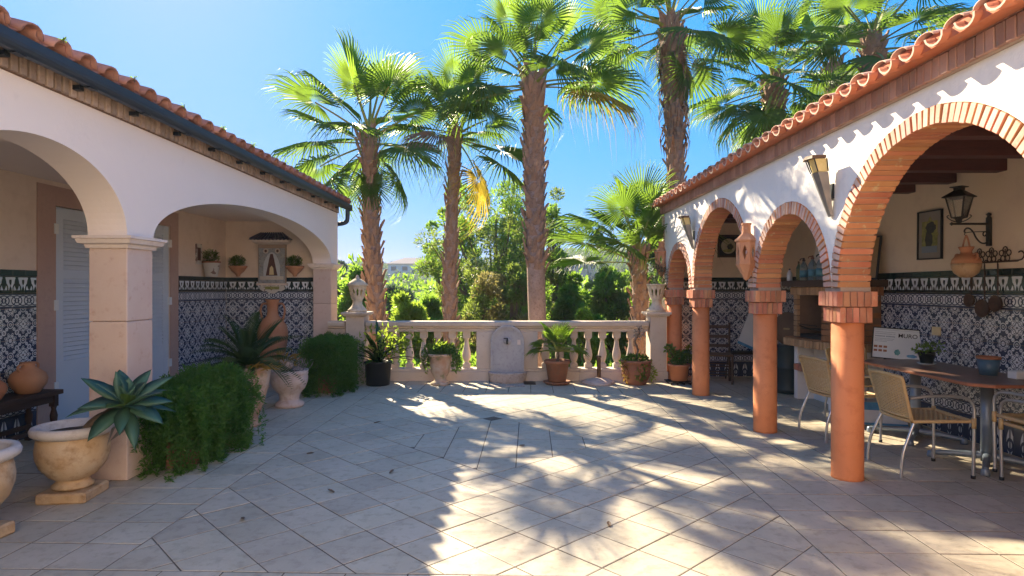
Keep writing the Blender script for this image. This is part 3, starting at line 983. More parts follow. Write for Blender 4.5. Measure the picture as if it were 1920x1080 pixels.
    while z < 2.74:
        inst('quoin_brick', rnd.choice(qm), Pv, T(*(Vector((2.68, 10.325, z)) - base)) @ Rz(rnd.uniform(-.02, .02)))
        z += .055
    # soldier-brick cornice
    cor = MB().box(PX0 - .03, PX0 + .06, -1.2, 10.36, 2.762, 2.885).build('brick_cornice', MAT['mortar'], Pv)
    bl = brick_meshes('brick', (.045, .030, .0595), MAT['brick_shaded'])
    y = 2.6
    while y < 10.35:
        inst('brick', rnd.choice(bl), cor, T(*(Vector((PX0 - .012, y, 2.823)) - base)) @ Rx(rnd.uniform(-.02, .02)))
        y += .0685
    # roof
    sl = .20
    th = math.atan(sl)
    EX = 2.515
    d = MB().hull([(EX, -1.3, 2.89), (EX, 10.5, 2.89), (EX, 10.5, 2.915), (EX, -1.3, 2.915)], [(4.95, -1.3, 2.89 + 2.49 * sl), (4.95, 10.5, 2.89 + 2.49 * sl), (4.95, 10.5, 2.915 + 2.49 * sl), (4.95, -1.3, 2.915 + 2.49 * sl)])
    d.box(2.7, 4.75, 10.36, 10.5, 2.76, 2.9)
    rf = d.build('roof', MAT['rooftile_pale'], Pv)
    chn = half_tile_mesh('eave_tile', MAT['rooftile'], .074, .062, .40, up=False, flat=.8, th=.014, endmat=MAT['rim_lit'])
    cov = half_tile_mesh('roof_tile', MAT['rooftile_pale'], .086, .070, .42, th=.014, flat=.42)
    far = MB()
    n = int(11.6 / .225)
    for i in range(n):
        y = 10.40 - i * .225
        M0 = T(2.35, y, 2.932) @ Rz(-PI / 2) @ Rx(th)
        for r in range(7):
            Mc = M0 @ T(0, r * .36, 0)
            Mr = M0 @ T(.1125, r * .36 + .025, .014)
            if r == 0 and y > 2.0:
                inst('eave_tile', chn, rf, T(*(-base)) @ Mc @ T(0, rnd.uniform(-.008, .008), 0) @ Rz(rnd.uniform(-.03, .03)))
                inst('roof_tile', cov, rf, T(*(-base)) @ Mr @ T(0, rnd.uniform(.0, .02), 0) @ Rz(rnd.uniform(-.03, .03)))
            else:
                for me, MM in ((chn, Mc), (cov, Mr)):
                    far.add([MM @ v.co for v in me.vertices], [tuple(p.vertices) for p in me.polygons], True)
    tag(far.build('upper_roof_tile', MAT['rooftile_pale'], rf), kind='stuff')
    fl = MB().hull([(2.405, -1.3, 2.892), (2.405, 10.40, 2.892), (2.405, 10.40, 2.965), (2.405, -1.3, 2.965)], [(2.75, -1.3, 2.905), (2.75, 10.40, 2.905), (2.75, 10.40, 3.02), (2.75, -1.3, 3.02)])
    fl.build('eave_fill', MAT['rooftile'], rf)
    # ceiling boards and beams
    bd = MB().box(PX1 + .002, PB - .002, -.9, PE - .002, 2.775, 2.83)
    ce = bd.build('ceiling', MAT['wood_dark'], Pv)
    x = PX1 + .02
    plank = MB().chbox((0, 0, 0), (.083, 5.6, .008), .003).mesh('plank', MAT['wood_dark'])
    while x < PB - .1:
        inst('plank', plank, ce, T(*(Vector((x + .085, 4.8, 2.768)) - base)))
        x += .174
    beam = MB().chbox((0, 0, 0), ((PB - PX1) / 2 - .003, .065, .08), .006).mesh('beam', MAT['wood_dark'])
    for k in range(17):
        y = .57 + k * .64
        inst('beam', beam, Pv, T(*(Vector(((PX1 + PB) / 2, y, 2.678)) - base)))
    # dado
    wall_tiles(Pv, MAT['az_y'], 'y', PB, -1, 4.94, 7.265)
    wall_tiles(Pv, MAT['az_x'], 'x', PE, -1, PX1 + .02, 4.37)
    MB().box(PB - .008, PB, -.9, 4.935, .004, 1.70).build('dado_panel', MAT['az_y'], Pv)
    MB().box(PB - .008, PB, 7.27, PE - .03, .004, 1.70).build('dado_panel', MAT['az_y'], Pv)
pavilion()
# ============================================================ balustrade with pedestals
def balustrade():
    B = thing('balustrade', 'sandstone balustrade with turned balusters along the back of the courtyard', 'balustrade', (0, 10.2, 0))
    y0, y1 = 10.06, 10.36
    mb = MB()
    # rail: moulded profile swept along x
    prof = [(y0 + .05, .80), (y0 + .05, .845), (y0 + .02, .865), (y0 + .02, .885), (y0 - .02, .90), (y0 - .025, .955), (y0 - .005, .97), (y1 + .005, .97), (y1 + .025, .955), (y1 + .02, .90), (y1 - .02, .885), (y1 - .02, .865), (y1 - .05, .845), (y1 - .05, .80)]
    segs = [(-2.395, -1.2), (-1.198, -.02), (-.018, 1.1), (1.102, 2.24)]
    for a, b in segs:
        MB().hull([(a, y, z) for y, z in prof], [(b, y, z) for y, z in prof]).build('rail', MAT['stone'], B)
    MB().hull([(-3.02, y, z) for y, z in prof], [(-2.745, y, z) for y, z in prof]).box(-3.02, -2.745, y0 + .06, y1 - .06, 0, .8).build('rail', MAT['stone'], B)
    for a, b in segs:
        MB().box(a, b, y0 - .02, y1 + .02, -.02, .15).box(a, b, y0 + .01, y1 - .01, .15, .19).build('plinth', MAT['stone'], B, bevel=.006)
    bp = [(.052, .275), (.034, .29), (.048, .31), (.066, .36), (.072, .41), (.066, .46), (.045, .55), (.036, .62), (.034, .66), (.05, .68), (.05, .692)]
    b = MB().box(-.06, .06, -.06, .06, .19, .262).lathe([(.056, .262)] + bp, 16).box(-.058, .058, -.058, .058, .692, .80)
    me = b.mesh('baluster', MAT['stone'])
    base = root_loc(B)
    for k in range(7):
        inst('baluster', me, B, T(.555 + k * .237 - base.x, 10.21 - base.y, -base.z) @ Rz(rnd.uniform(-.03, .03)))
    for k in range(7):
        inst('baluster', me, B, T(-.755 - k * .237 - base.x, 10.21 - base.y, -base.z) @ Rz(rnd.uniform(-.03, .03)))
    # solid piers behind the fountain
    for a, b2 in ((-.585, -.30), (.135, .425)):
        MB().box(a, b2, 10.08, 10.34, .19, .80).build('pier', MAT['stone'], B, bevel=.01)
    MB().box(-.30, .135, 10.10, 10.32, .19, .80).build('pier', MAT['stone'], B)
    for (cx, w) in ((-2.57, .345), (2.40, .31)):
        p = MB().box(cx - w / 2, cx + w / 2, 10.02, 10.40, -.02, .15).box(cx - w / 2 + .02, cx + w / 2 - .02, 10.04, 10.38, .15, 1.06).build('pedestal', MAT['stone'], B, bevel=.008)
        MB().box(cx - w / 2 - .02, cx + w / 2 + .02, 10.0, 10.42, 1.06, 1.085).box(cx - w / 2 - .045, cx + w / 2 + .045, 9.975, 10.445, 1.085, 1.125).build('pedestal_cap', MAT['stone'], p, bevel=.008)
balustrade()

def lantern(name, label, x, y, z, lid, plant=False):
    L = thing(name, label, 'garden lantern', (x, y, z), 'stone lanterns on the balustrade pedestals')
    MB().lathe([(.155, 0), (.155, .035), (.125, .06), (.10, .09), (.078, .13), (.078, .19), (.10, .215)], 24).build('foot', MAT['lanternstone'], L, local=True)
    # pierced bowl: ribs between openings
    ns = 12
    b = MB()
    def R(t): return .098 + .052 * t ** .8
    z0, z1 = .215, .43
    for k in range(ns):
        a0 = 2 * PI * k / ns
        for (ta, tb, wa, wb) in ((0, .18, .5, .5), (.82, 1, .5, .5), (.18, .34, .5, .28), (.34, .52, .28, .2), (.52, .66, .2, .2), (.66, .82, .2, .5)):
            q = []
            for t, w in ((ta, wa), (tb, wb)):
                zz = z0 + (z1 - z0) * t
                for rr in (R(t), R(t) - .022):
                    for s in (-1, 1):
                        a = a0 + s * w * 2 * PI / ns
                        q.append((rr * math.cos(a), rr * math.sin(a), zz))
            b.hull([q[0], q[1], q[3], q[2]], [q[4], q[5], q[7], q[6]])
    b.build('pierced_bowl', MAT['lanternstone'], L, local=True)
    if lid:
        MB().lathe([(.17, .43), (.175, .445), (.12, .50), (.055, .545), (.03, .555), (.032, .575), (.02, .60), (0, .615)], 24).build('lid', MAT['lanternstone'], L, local=True)
    else:
        MB().lathe([(.15, .43), (.165, .445), (.165, .462), (.13, .462), (.12, .42), (0, .41)], 24).build('rim', MAT['lanternstone'], L, local=True)
    return L
lantern('stone_lantern', 'carved stone lantern with pointed lid on the left pedestal', -2.57, 10.2, 1.125, True)
lantern('stone_lantern', 'carved stone lantern urn without a lid on the right pedestal beside the brick arch', 2.40, 10.2, 1.125, False)

def fountain():
    F = thing('wall_fountain', 'grey stone wall fountain with rounded top, metal spout and stone basin', 'fountain', (-.075, 9.9, 0))
    x0, x1, yf, yb = -.345, .195, 9.93, 10.07
    cx, r = -.075, .27
    def outline(r, zb, off=0): return [(cx - r, zb)] + [(cx - r * math.cos(PI * k / 20), .645 + r * math.sin(PI * k / 20)) for k in range(21)] + [(cx + r, zb)]
    o1, o2 = outline(.27, .06), outline(.235, .07)
    MB().hull([(x, yf + .03, z) for x, z in o2][::-1], [(x, yb, z) for x, z in o2][::-1]).build('back_panel', MAT['greystone'], F)
    fr = MB()
    n = len(o1)
    for i in range(n - 1):
        a, b, c, d = o1[i], o1[i + 1], o2[i + 1], o2[i]
        fr.hull([(p[0], yf, p[1]) for p in (a, b, c, d)], [(p[0], yb, p[1]) for p in (a, b, c, d)])
    fr.build('frame', MAT['greystone'], F)
    MB().lathe([(.055, 0), (.062, .008), (.05, .02), (0, .022)], 20, (cx, yf + .03, .66), M=Rx(PI / 2)).build('rosette', MAT['greystone'], F)
    sp = MB().tube(smooth_path([(cx, yf + .02, .675), (cx, yf - .06, .68), (cx, yf - .10, .67), (cx, yf - .11, .62)], 4), .016, 8)
    sp.box(cx - .06, cx + .0, yf - .04, yf - .02, .70, .715).tube([(cx, yf - .03, .68), (cx, yf - .03, .71)], .012, 6)
    sp.build('spout', MAT['iron'], F)
    MB().box(cx + .16, cx + .215, yf + .018, yf + .03, .60, .68).build('plaque', MAT['capstone'], F)
    # half-round basin
    b = MB()
    n = 16
    def ring(r, z, yy=9.98): return [(cx + r * math.cos(PI + PI * k / n), yy + r * .85 * math.sin(PI + PI * k / n), z) for k in range(n + 1)]
    rings = [ring(.29, 0), ring(.30, .03), ring(.31, .12), ring(.315, .15), ring(.30, .165), ring(.25, .165), ring(.235, .15), ring(.22, .06)]
    m = n + 1
    for i in range(len(rings) - 1):
        b.add(rings[i] + rings[i + 1], [(k, k + 1, m + k + 1, m + k) for k in range(n)], True)
    b.add(rings[-1], [tuple(range(m))])
    b.build('basin', MAT['basin'], F)
    return F
fountain()
g = MB().box(-.62, -.36, 9.60, 9.86, .001, .012)
gr = MB()
for k in range(5): gr.box(.20 + .0, .36, 9.66 + k * .045, 9.69 + k * .045, .002, .016)
gr.box(.20, .36, 9.64, 9.66, .002, .014).box(.20, .36, 9.885, 9.90, .002, .014).box(.185, .20, 9.64, 9.90, .002, .014).box(.36, .375, 9.64, 9.90, .002, .014)
tag(gr.build('drain_grate', MAT['iron']), 'small dark iron drain grate in the paving right of the fountain', 'grate')
mt = MB()
for i in range(14):
    for j in range(5):
        mt.box(-.37 + i * .041, -.335 + i * .041, 9.42 + j * .048, 9.462 + j * .048, .001, .007 + .002 * ((i + j) % 2))
tag(mt.build('doormat', MAT['basin']), 'flat worn mat of stone chips in front of the fountain basin', 'mat')

# umbrella-base like stub
U = thing('stub_post', 'short brown post on a flat pinkish stone base by the balustrade', 'post', (1.37, 9.75, 0))
MB().lathe([(.26, 0), (.255, .03), (.2, .06), (.09, .085), (.045, .09)], 14, wob=.06).build('base', MAT['urn_pink'], U, local=True)
MB().lathe([(.032, .08), (.032, .40), (.04, .405), (.04, .43), (.02, .44)], 14, c=(.02, .06, 0)).build('post', MAT['wood_brown'], U, local=True)

# ============================================================ wall fixtures of the pavilion
def sconce(label, y, z, sz=1.0):
    S = thing('wall_sconce', label, 'wall light', (PX0, y, z), 'torch shaped lights on the arcade')
    # tapered half-box, foot on the wall, top leaning out
    h = .40 * sz
    def sec(t):
        w = .028 + .062 * t; d = .02 + .10 * t; o = .008 + .085 * t
        zz = -h / 2 + h * t
        return [(-o, -w, zz), (-o - d * .8, -w * .8, zz), (-o - d, 0, zz), (-o - d * .8, w * .8, zz), (-o, w, zz)]
    a, b = sec(0), sec(.72)
    MB().hull(a[::-1], b[::-1]).build('body', MAT['sconce'], S, local=True)
    c = sec(.73); d = sec(.94)
    gl = [(x * .92 - .004, yy * .86, zz) for x, yy, zz in c], [(x * .92 - .004, yy * .86, zz) for x, yy, zz in d]
    MB().hull(gl[0][::-1], gl[1][::-1]).build('lamp_glass', MAT['amber'], S, local=True)
    g = MB()
    for i in range(5): g.tube([c[i], d[i]], .005, 5)
    g.build('cage', MAT['darkmetal'], S, local=True)
    e = [(x * 1.12, yy * 1.15, zz) for x, yy, zz in sec(.94)]
    f = [(x * 1.06, yy * 1.0, zz + .012) for x, yy, zz in sec(.97)]
    MB().hull(e[::-1], f[::-1]).build('cap', MAT['wood_brown'], S, local=True)
    MB().box(-.012, 0, -.03, .03, -.1, .02).build('bracket', MAT['darkmetal'], S, local=True)
sconce('tapered metal torch light on the white wall beside the largest brick arch', 4.90, 2.33, 1.2)
sconce('tapered metal torch light high between the two farther brick arches', 8.62, 2.30, 1.15)

def clay_lantern(label, x, y, z, rz, s=1.0):
    L = thing('clay_lantern', label, 'wall lantern', (x, y, z), 'pierced terracotta lanterns on the arcade', rz)
    n = 6
    def ring(r, zz): return [(r * math.cos(2 * PI * k / n + PI / 6) * s, r * math.sin(2 * PI * k / n + PI / 6) * s, zz * s) for k in range(n)]
    def lath(pr, mat, nm):
        b = MB()
        for (r0, z0), (r1, z1) in zip(pr[:-1], pr[1:]):
            A, B = ring(max(r0, .001), z0), ring(max(r1, .001), z1)
            b.add(A + B, [(i, (i + 1) % n, n + (i + 1) % n, n + i) for i in range(n)])
        b.build(nm, mat, L, local=True)
    lath([(.0, -.33), (.03, -.31), (.045, -.27), (.06, -.24), (.105, -.16), (.118, -.14), (.118, -.12), (0, -.119)], MAT['terra_dark' if False else 'terra'], 'base')
    lath([(0, .12), (.122, .12), (.13, .13), (.13, .145), (.10, .17), (.055, .215), (.05, .24), (.05, .31), (.058, .315), (.058, .335), (0, .336)], MAT['terra'], 'roof')
    # pierced sides: frame round a lozenge
    b = MB()
    R = ring(.112, 0)
    for k in range(n):
        A, B = Vector(R[k]), Vector(R[(k + 1) % n])
        c = (A + B) / 2; nrm = Vector((c.x, c.y, 0)).normalized() * .012 * s
        P = lambda u, v: A.lerp(B, .5 + u) + Vector((0, 0, v * s))
        outer = [P(-.5, -.12), P(0, -.12), P(.5, -.12), P(.5, 0), P(.5, .12), P(0, .12), P(-.5, .12), P(-.5, 0)]
        inner = [P(-.13, -.045), P(0, -.085), P(.13, -.045), P(.24, 0), P(.13, .045), P(0, .085), P(-.13, .045), P(-.24, 0)]
        for i in range(8):
            j = (i + 1) % 8
            q = [outer[i], outer[j], inner[j], inner[i]]
            b.hull([v - nrm for v in q], q)
    b.build('pierced_side', MAT['terra'], L, local=True)
clay_lantern('pierced hexagonal terracotta lantern on the pier between the two middle arches', PX0 - .07, 6.52, 1.90, 0, .92)
clay_lantern('pierced hexagonal terracotta lantern on the far end corner above the stone urn', PX0 - .06, 10.28, 2.0, .3, .9)

# ============================================================ barbecue
def barbecue():
    Q = thing('barbecue', 'built-in brick barbecue with dark hearth, tiled counter and wooden mantel shelf', 'barbecue', (4.2, 8, 0))
    base = root_loc(Q)
    X0, X1, Y0, Y1 = 3.92, 4.545, 7.50, 8.52
    MB().box(X0 + .0, X1, Y1 - .10, Y1, 0, .73).box(X0 + .22, X1, Y0 + .1, Y1 - .10, 0, .73).box(X0 + .0, X1, Y0, Y0 + .10, 0, .73).build('base_wall', MAT['plaster_white'], Q)
    def slab(z0, z1, o, mat, nm, bh=None):
        poly = [(X0 - .10 - o, Y1 + .06 + o), (X0 - .06 - o, 8.0), (X0 + .10 - o, Y0 - .02 - o), (X1, Y0 - .02 - o), (X1, Y1 + .06 + o)]
        return poly, MB().hull([(x, y, z0) for x, y in poly], [(x, y, z1) for x, y in poly]).build(nm, mat, Q)
    poly, cs = slab(.735, .835, -.012, MAT['mortar_dark'], 'counter')
    polyt, ct = slab(.837, .852, .0, MAT['brick_brown'], 'counter_top')
    # soldier bricks round the counter edge
    bl = brick_meshes('brick', (.024, .02, .05), MAT['brick_tan'])
    P = [(X0 - .10, Y1 + .06), (X0 - .06, 8.0), (X0 + .10, Y0 - .02), (X1, Y0 - .02)]
    for (ax, ay), (bx, by) in zip(P[:-1], P[1:]):
        L = math.hypot(bx - ax, by - ay); n = int(L / .054); a = math.atan2(by - ay, bx - ax)
        for k in range(n):
            t = (k + .5) / n
            p = Vector((ax + (bx - ax) * t, ay + (by - ay) * t, .785))
            inst('brick', rnd.choice(bl), cs, T(*(p - base)) @ Rz(a) @ T(0, -.008, 0))
    # lower shelf
    sh = MB().box(X0 - .02, X0 + .23, Y0 + .1, Y1 - .1, .40, .49).build('log_shelf', MAT['mortar'], Q)
    bl2 = brick_meshes('brick', (.03, .026, .042), MAT['brick'])
    for k in range(14):
        inst('brick', rnd.choice(bl2), sh, T(*(Vector((X0 - .025, Y0 + .13 + k * .0585, .445)) - base)))
    # firebox: two jambs, back, lintel
    dk = MB().box(X0 + .42, X1, Y0 + .26, Y1 - .10, .853, 1.42).build('hearth_back', MAT['black'], Q)
    j1 = MB().box(X0 + .012, X1, Y1 - .10, Y1 - .005, .853, 1.42).build('jamb', MAT['mortar_dark'], Q)
    j2 = MB().box(X0 + .012, X1, Y0 + .045, Y0 + .26, .853, 1.42).build('jamb', MAT['mortar_dark'], Q)
    jb = brick_meshes('brick', (.022, .050, .0325), MAT['brick_tan'])
    z = .89
    while z < 1.42:
        inst('brick', rnd.choice(jb), j1, T(*(Vector((X0 + .012, Y1 - .052, z)) - base)))
        z += .073
    fb = brick_meshes('brick', (.022, .105, .0325), MAT['brick_brown'])
    sb = brick_meshes('brick', (.098, .022, .0325), MAT['brick_brown'])
    row = 0; z = .89
    while z < 1.42:
        inst('brick', rnd.choice(fb), j2, T(*(Vector((X0 + .012, Y0 + .152, z)) - base)))
        for k in range(4):
            x = X0 + .10 + k * .205 - (.1 if row % 2 else 0)
            if x + .098 > X1: continue
            inst('brick', rnd.choice(sb), j2, T(*(Vector((max(x, X0 + .1), Y0 + .045, z)) - base)))
        z += .073; row += 1
    # lintel of soldier bricks and mantel shelf
    li = MB().box(X0 - .02, X1, Y0 + .0, Y1 + .04, 1.425, 1.535).build('lintel', MAT['mortar_dark'], Q)
    lb = brick_meshes('brick', (.02, .023, .052), MAT['brick_tan'])
    y = Y0 + .03
    while y < Y1 + .03:
        inst('brick', rnd.choice(lb), li, T(*(Vector((X0 - .025, y, 1.48)) - base)))
        y += .052
    lb2 = brick_meshes('brick', (.023, .02, .052), MAT['brick_brown'])
    x = X0 + .02
    while x < X1 - .02:
        inst('brick', rnd.choice(lb2), li, T(*(Vector((x, Y0 - .005, 1.48)) - base)))
        x += .052
    MB().box(X0 - .12, X1, Y0 - .10, Y1 + .12, 1.537, 1.62).build('mantel_shelf', MAT['wood_dark' if False else 'wood_bench'], Q, bevel=.006)
    # plaster hood
    A = [(X0 + .2, Y0 + .12, 1.622), (X1, Y0 + .12, 1.622), (X1, Y1 - .02, 1.622), (X0 + .2, Y1 - .02, 1.622)]
    Bq = [(X0 + .34, Y0 + .24, 2.59), (X1, Y0 + .24, 2.59), (X1, Y1 - .12, 2.59), (X0 + .34, Y1 - .12, 2.59)]
    MB().hull(A, Bq).build('hood', MAT['plaster_white'], Q)
    # grill rack
    g = MB()
    for k in range(12): g.tube([(X0 + .06 + k * .03, Y0 + .28, .97), (X0 + .06 + k * .03, Y1 - .12, .97)], .004, 4)
    g.tube([(X0 + .05, Y0 + .27, .97), (X0 + .05, Y1 - .11, .97)], .007, 6).tube([(X0 + .4, Y0 + .27, .97), (X0 + .4, Y1 - .11, .97)], .007, 6)
    g.tube([(X0 + .05, 8.15, .97), (X0 - .10, 8.15, 1.02)], .008, 6).tube([(X0 - .02, 8.35, 1.03), (X0 - .02, 7.85, 1.03)], .006, 6)
    g.build('grill_rack', MAT['iron'], Q)
    MB().box(X0 + .03, X0 + .4, Y0 + .28, Y1 - .12, .853, .90).build('ash_bed', MAT['black'], Q)
barbecue()

def bottle(label, x, y, z, r, h, glass, cap, siphon=True):
    b = thing('siphon_bottle' if siphon else 'bottle', label, 'bottle', (x, y, z), 'bottles on the barbecue mantel')
    MB().lathe([(r * .95, 0), (r, .01), (r, h * .55), (r * .9, h * .66), (r * .5, h * .78), (r * .3, h * .84), (r * .3, h * .88)], 18).build('glass_body', glass, b, local=True)
    if siphon:
        c = MB().lathe([(r * .36, h * .87), (r * .4, h * .93), (r * .22, h * .95), (r * .22, h * 1.02), (0, h * 1.03)], 12)
        c.tube(smooth_path([(0, 0, h * .96), (-r * .5, 0, h * .99), (-r * .95, 0, h * .95), (-r * 1.0, 0, h * .9)], 3), r * .13, 6)
        c.build('siphon_head', cap, b, local=True)
        MB().lathe([(r * 1.012, h * .16), (r * 1.012, h * .46)], 18).build('label', MAT['label'], b, local=True)
    else:
        MB().lathe([(r * .3, h * .88), (r * .34, h * .9), (r * .34, h * .99), (0, h)], 12).build('stopper', cap, b, local=True)
bottle('clear soda siphon with dark head, nearest of three siphons on the mantel', 3.95, 7.84, 1.62, .058, .33, MAT['bottle'], MAT['darkmetal'])
bottle('clear soda siphon with red head, middle of three siphons on the mantel', 3.95, 8.06, 1.62, .055, .32, MAT['bottle'], MAT['terra_dark'])
bottle('clear soda siphon with rusty head, farthest of three siphons on the mantel', 3.95, 8.30, 1.62, .052, .30, MAT['bottle'], MAT['rust'])
bottle('slim green bottle at the far end of the barbecue mantel', 3.96, 8.47, 1.62, .035, .27, MAT['bottle_green'], MAT['wood_brown'], False)
bottle('small white labelled bottle at the front corner of the barbecue mantel', 3.87, 8.55, 1.62, .036, .17, MAT['paper'], MAT['darkmetal'], False)

def frame(name, label, cat, M, w, h, fw, fmat, canvas, paint, group=None):
    """picture in local x (width) / z (height), facing -y"""
    F = thing(name, label, cat, tuple(M.translation), group)
    F.matrix_world = M
    b = MB()
    for (x0, x1, z0, z1) in ((-w / 2, w / 2, h / 2 - fw, h / 2), (-w / 2, w / 2, -h / 2, -h / 2 + fw), (-w / 2, -w / 2 + fw, -h / 2 + fw, h / 2 - fw), (w / 2 - fw, w / 2, -h / 2 + fw, h / 2 - fw)):
        b.box(x0, x1, -.022, 0, z0, z1)
    b.build('frame', fmat, F, local=True)
    MB().box(-w / 2 + fw, w / 2 - fw, -.008, -.002, -h / 2 + fw, h / 2 - fw).build('canvas', canvas, F, local=True)
    paint(F, w - 2 * fw, h - 2 * fw)
    return F
def blob(F, cx, cz, rx, rz, mat, name, d=-.0095, n=18, wob=.12):
    b = MB()
    pts = [(cx + rx * math.cos(2 * PI * k / n) * (1 + wob * math.sin(k * 2.3)), cz + rz * math.sin(2 * PI * k / n) * (1 + wob * math.cos(k * 1.7))) for k in range(n)]
    b.hull([(x, d, z) for x, z in pts], [(x, d + .0012, z) for x, z in pts])
    b.build(name, mat, F, local=True)
MAT['mount'] = surf('grey picture mount', (.26, .23, .20), (.30, .27, .24), None, 5, 9, .5, 0)
MAT['paint_dark'] = surf('dark painted shade', (.03, .035, .04), (.06, .06, .05), None, 18, 9, .4, 0)
MAT['paint_yellow'] = surf('yellow green paint', (.32, .30, .09), (.18, .20, .06), (.42, .38, .2), 14, 30, .4, 0)
MAT['paint_sky'] = surf('pale ochre paint', (.42, .36, .22), (.50, .45, .32), None, 10, 30, .4, 0)
MAT['gold'] = surf('dull gold frame', (.32, .20, .08), (.36, .24, .10), None, 20, 9, .4, 0)
MAT['leadwhite'] = surf('pale window glass print', (.50, .52, .52), None, None, rough=.3, bmp=0)
def p_tall(F, w, h):
    blob(F, 0, 0, w * .38, h * .40, MAT['paint_yellow'], 'painted_ground', n=4, wob=0)
    MB().box(-w * .34, w * .34, -.0125, -.0105, -h * .38, h * .30).build('painted_field', MAT['paint_yellow'], F, local=True)
    blob(F, -.01, -.05, w * .16, h * .22, MAT['paint_dark'], 'painted_figure', -.0140)
    blob(F, .02, .08, w * .22, h * .12, MAT['paint_dark'], 'painted_figure', -.0138)
    MB().box(-w * .34, w * .34, -.0145, -.013, -h * .38, -h * .24).build('painted_base', MAT['bluepost'], F, local=True)
frame('framed_picture', 'tall black framed picture with grey mount on the cream wall behind the table', 'picture', T(PB - .004, 6.66, 2.095) @ Rz(-PI / 2) @ Ry(.012), .39, .53, .014, MAT['black'], MAT['mount'], p_tall)
def p_oval(F, w, h):
    blob(F, 0, 0, w * .40, h * .40, MAT['paint_sky'], 'painted_oval', n=28, wob=0)
    blob(F, .03, -.01, w * .17, h * .16, MAT['paint_dark'], 'painted_tree', -.0112)
    blob(F, -.02, -h * .24, w * .24, h * .08, MAT['paint_yellow'], 'painted_field', -.0112)
frame('framed_picture', 'dark square framed oval landscape on the far end wall of the pavilion', 'picture', T(3.70, PE - .004, 2.235), .37, .385, .03, MAT['wood_bench'], MAT['black'], p_oval)
def p_lean(F, w, h):
    MB().box(-w * .5, w * .5, -.0105, -.009, -h * .5, h * .5).build('painted_field', MAT['gold'], F, local=True)
    blob(F, 0, -.06, w * .2, h * .26, MAT['paint_dark'], 'painted_figure', -.0125)
    blob(F, .0, .10, w * .11, h * .09, MAT['paint_sky'], 'painted_head', -.0125)
frame('framed_picture', 'large black framed figure painting leaning on the mantel shelf', 'picture', T(4.40, 7.66, 1.89) @ Rz(-PI / 2 + .35) @ Rx(-.14), .44, .54, .02, MAT['black'], MAT['gold'], p_lean)
def p_small(F, w, h):
    blob(F, 0, 0, w * .4, h * .4, MAT['paint_dark'], 'painted_shape')
frame('framed_picture', 'small landscape picture hanging high on the barbecue hood', 'picture', T(4.165, 8.02, 2.14) @ Rz(-PI / 2), .17, .17, .01, MAT['gold'], MAT['paint_yellow'], p_small)

# ------------------------------------------------------------ wall lantern, jug, pans, switch
def wall_lamp():
    L = thing('wall_lantern', 'black wrought iron lantern on a scrolled wall bracket above the table', 'lantern', (PB, 5.83, 2.1))
    x, y = PB, 5.83
    MB().box(x - .03, x - .004, y - .022, y + .022, 1.92, 2.19).lathe([(.02, 0), (.012, .015), (.026, .03), (0, .05)], 8, (x - .018, y, 2.19)).build('wall_plate', MAT['iron'], L)
    a = MB().tube([(x - .02, y, 2.13), (x - .36, y, 2.13)], .011, 8).lathe([(0, -.02), (.02, 0), (0, .02)], 10, (x - .37, y, 2.13))
    a.tube(smooth_path([(x - .03, y, 1.96), (x - .06, y, 1.945), (x - .10, y, 1.955), (x - .14, y, 2.00), (x - .165, y, 2.05), (x - .20, y, 2.085), (x - .235, y, 2.085), (x - .25, y, 2.06), (x - .238, y, 2.04)], 4), .008, 6)
    a.tube(smooth_path([(x - .03, y, 2.04), (x - .05, y, 2.055), (x - .07, y, 2.045), (x - .07, y, 2.02), (x - .05, y, 2.015), (x - .045, y, 2.03)], 4), .006, 6)
    a.build('bracket', MAT['iron'], L)
    lx = x - .30
    def sq(r, z): return [(lx + sx * r * .68, y + sy * r * .68, z) for sx, sy in ((-1, -1), (1, -1), (1, 1), (-1, 1))]
    M45 = T(lx, y, 0) @ Rz(.5) @ T(-lx, -y, 0)
    b = MB()
    for i in range(4):
        p, q = sq(.065, 2.19)[i], sq(.115, 2.38)[i]
        b.tube([p, q], .008, 5); b.tube([sq(.065, 2.19)[i], sq(.065, 2.19)[(i + 1) % 4]], .007, 5)
    b.lathe([(.012, 2.135), (.03, 2.15), (.02, 2.17), (.06, 2.188)], 8, (lx, y, 0))
    b.hull(sq(.155, 2.38), sq(.15, 2.388)); b.hull(sq(.15, 2.389), sq(.045, 2.45)); b.hull(sq(.05, 2.45), sq(.05, 2.475)); b.hull(sq(.085, 2.476), sq(.08, 2.484))
    for i in range(4):
        c = sq(.07, 2.19)[i]
        d = Vector((c[0] - lx, c[1] - y, 0)).normalized()
        b.tube(smooth_path([Vector((lx, y, 2.15)) + d * .03, Vector((lx, y, 2.17)) + d * .07, Vector((lx, y, 2.20)) + d * .10, Vector((lx, y, 2.215)) + d * .085], 3), .005, 5)
    b.v = [tuple(M45 @ Vector(v)) for v in b.v]
    b.build('cage', MAT['iron'], L)
    g = MB()
    A, B = sq(.060, 2.192), sq(.110, 2.378)
    for i in range(4): g.add([A[i], A[(i + 1) % 4], B[(i + 1) % 4], B[i]], [(0, 1, 2, 3)])
    g.v = [tuple(M45 @ Vector(v)) for v in g.v]
    g.build('pane', MAT['glass'], L)
wall_lamp()

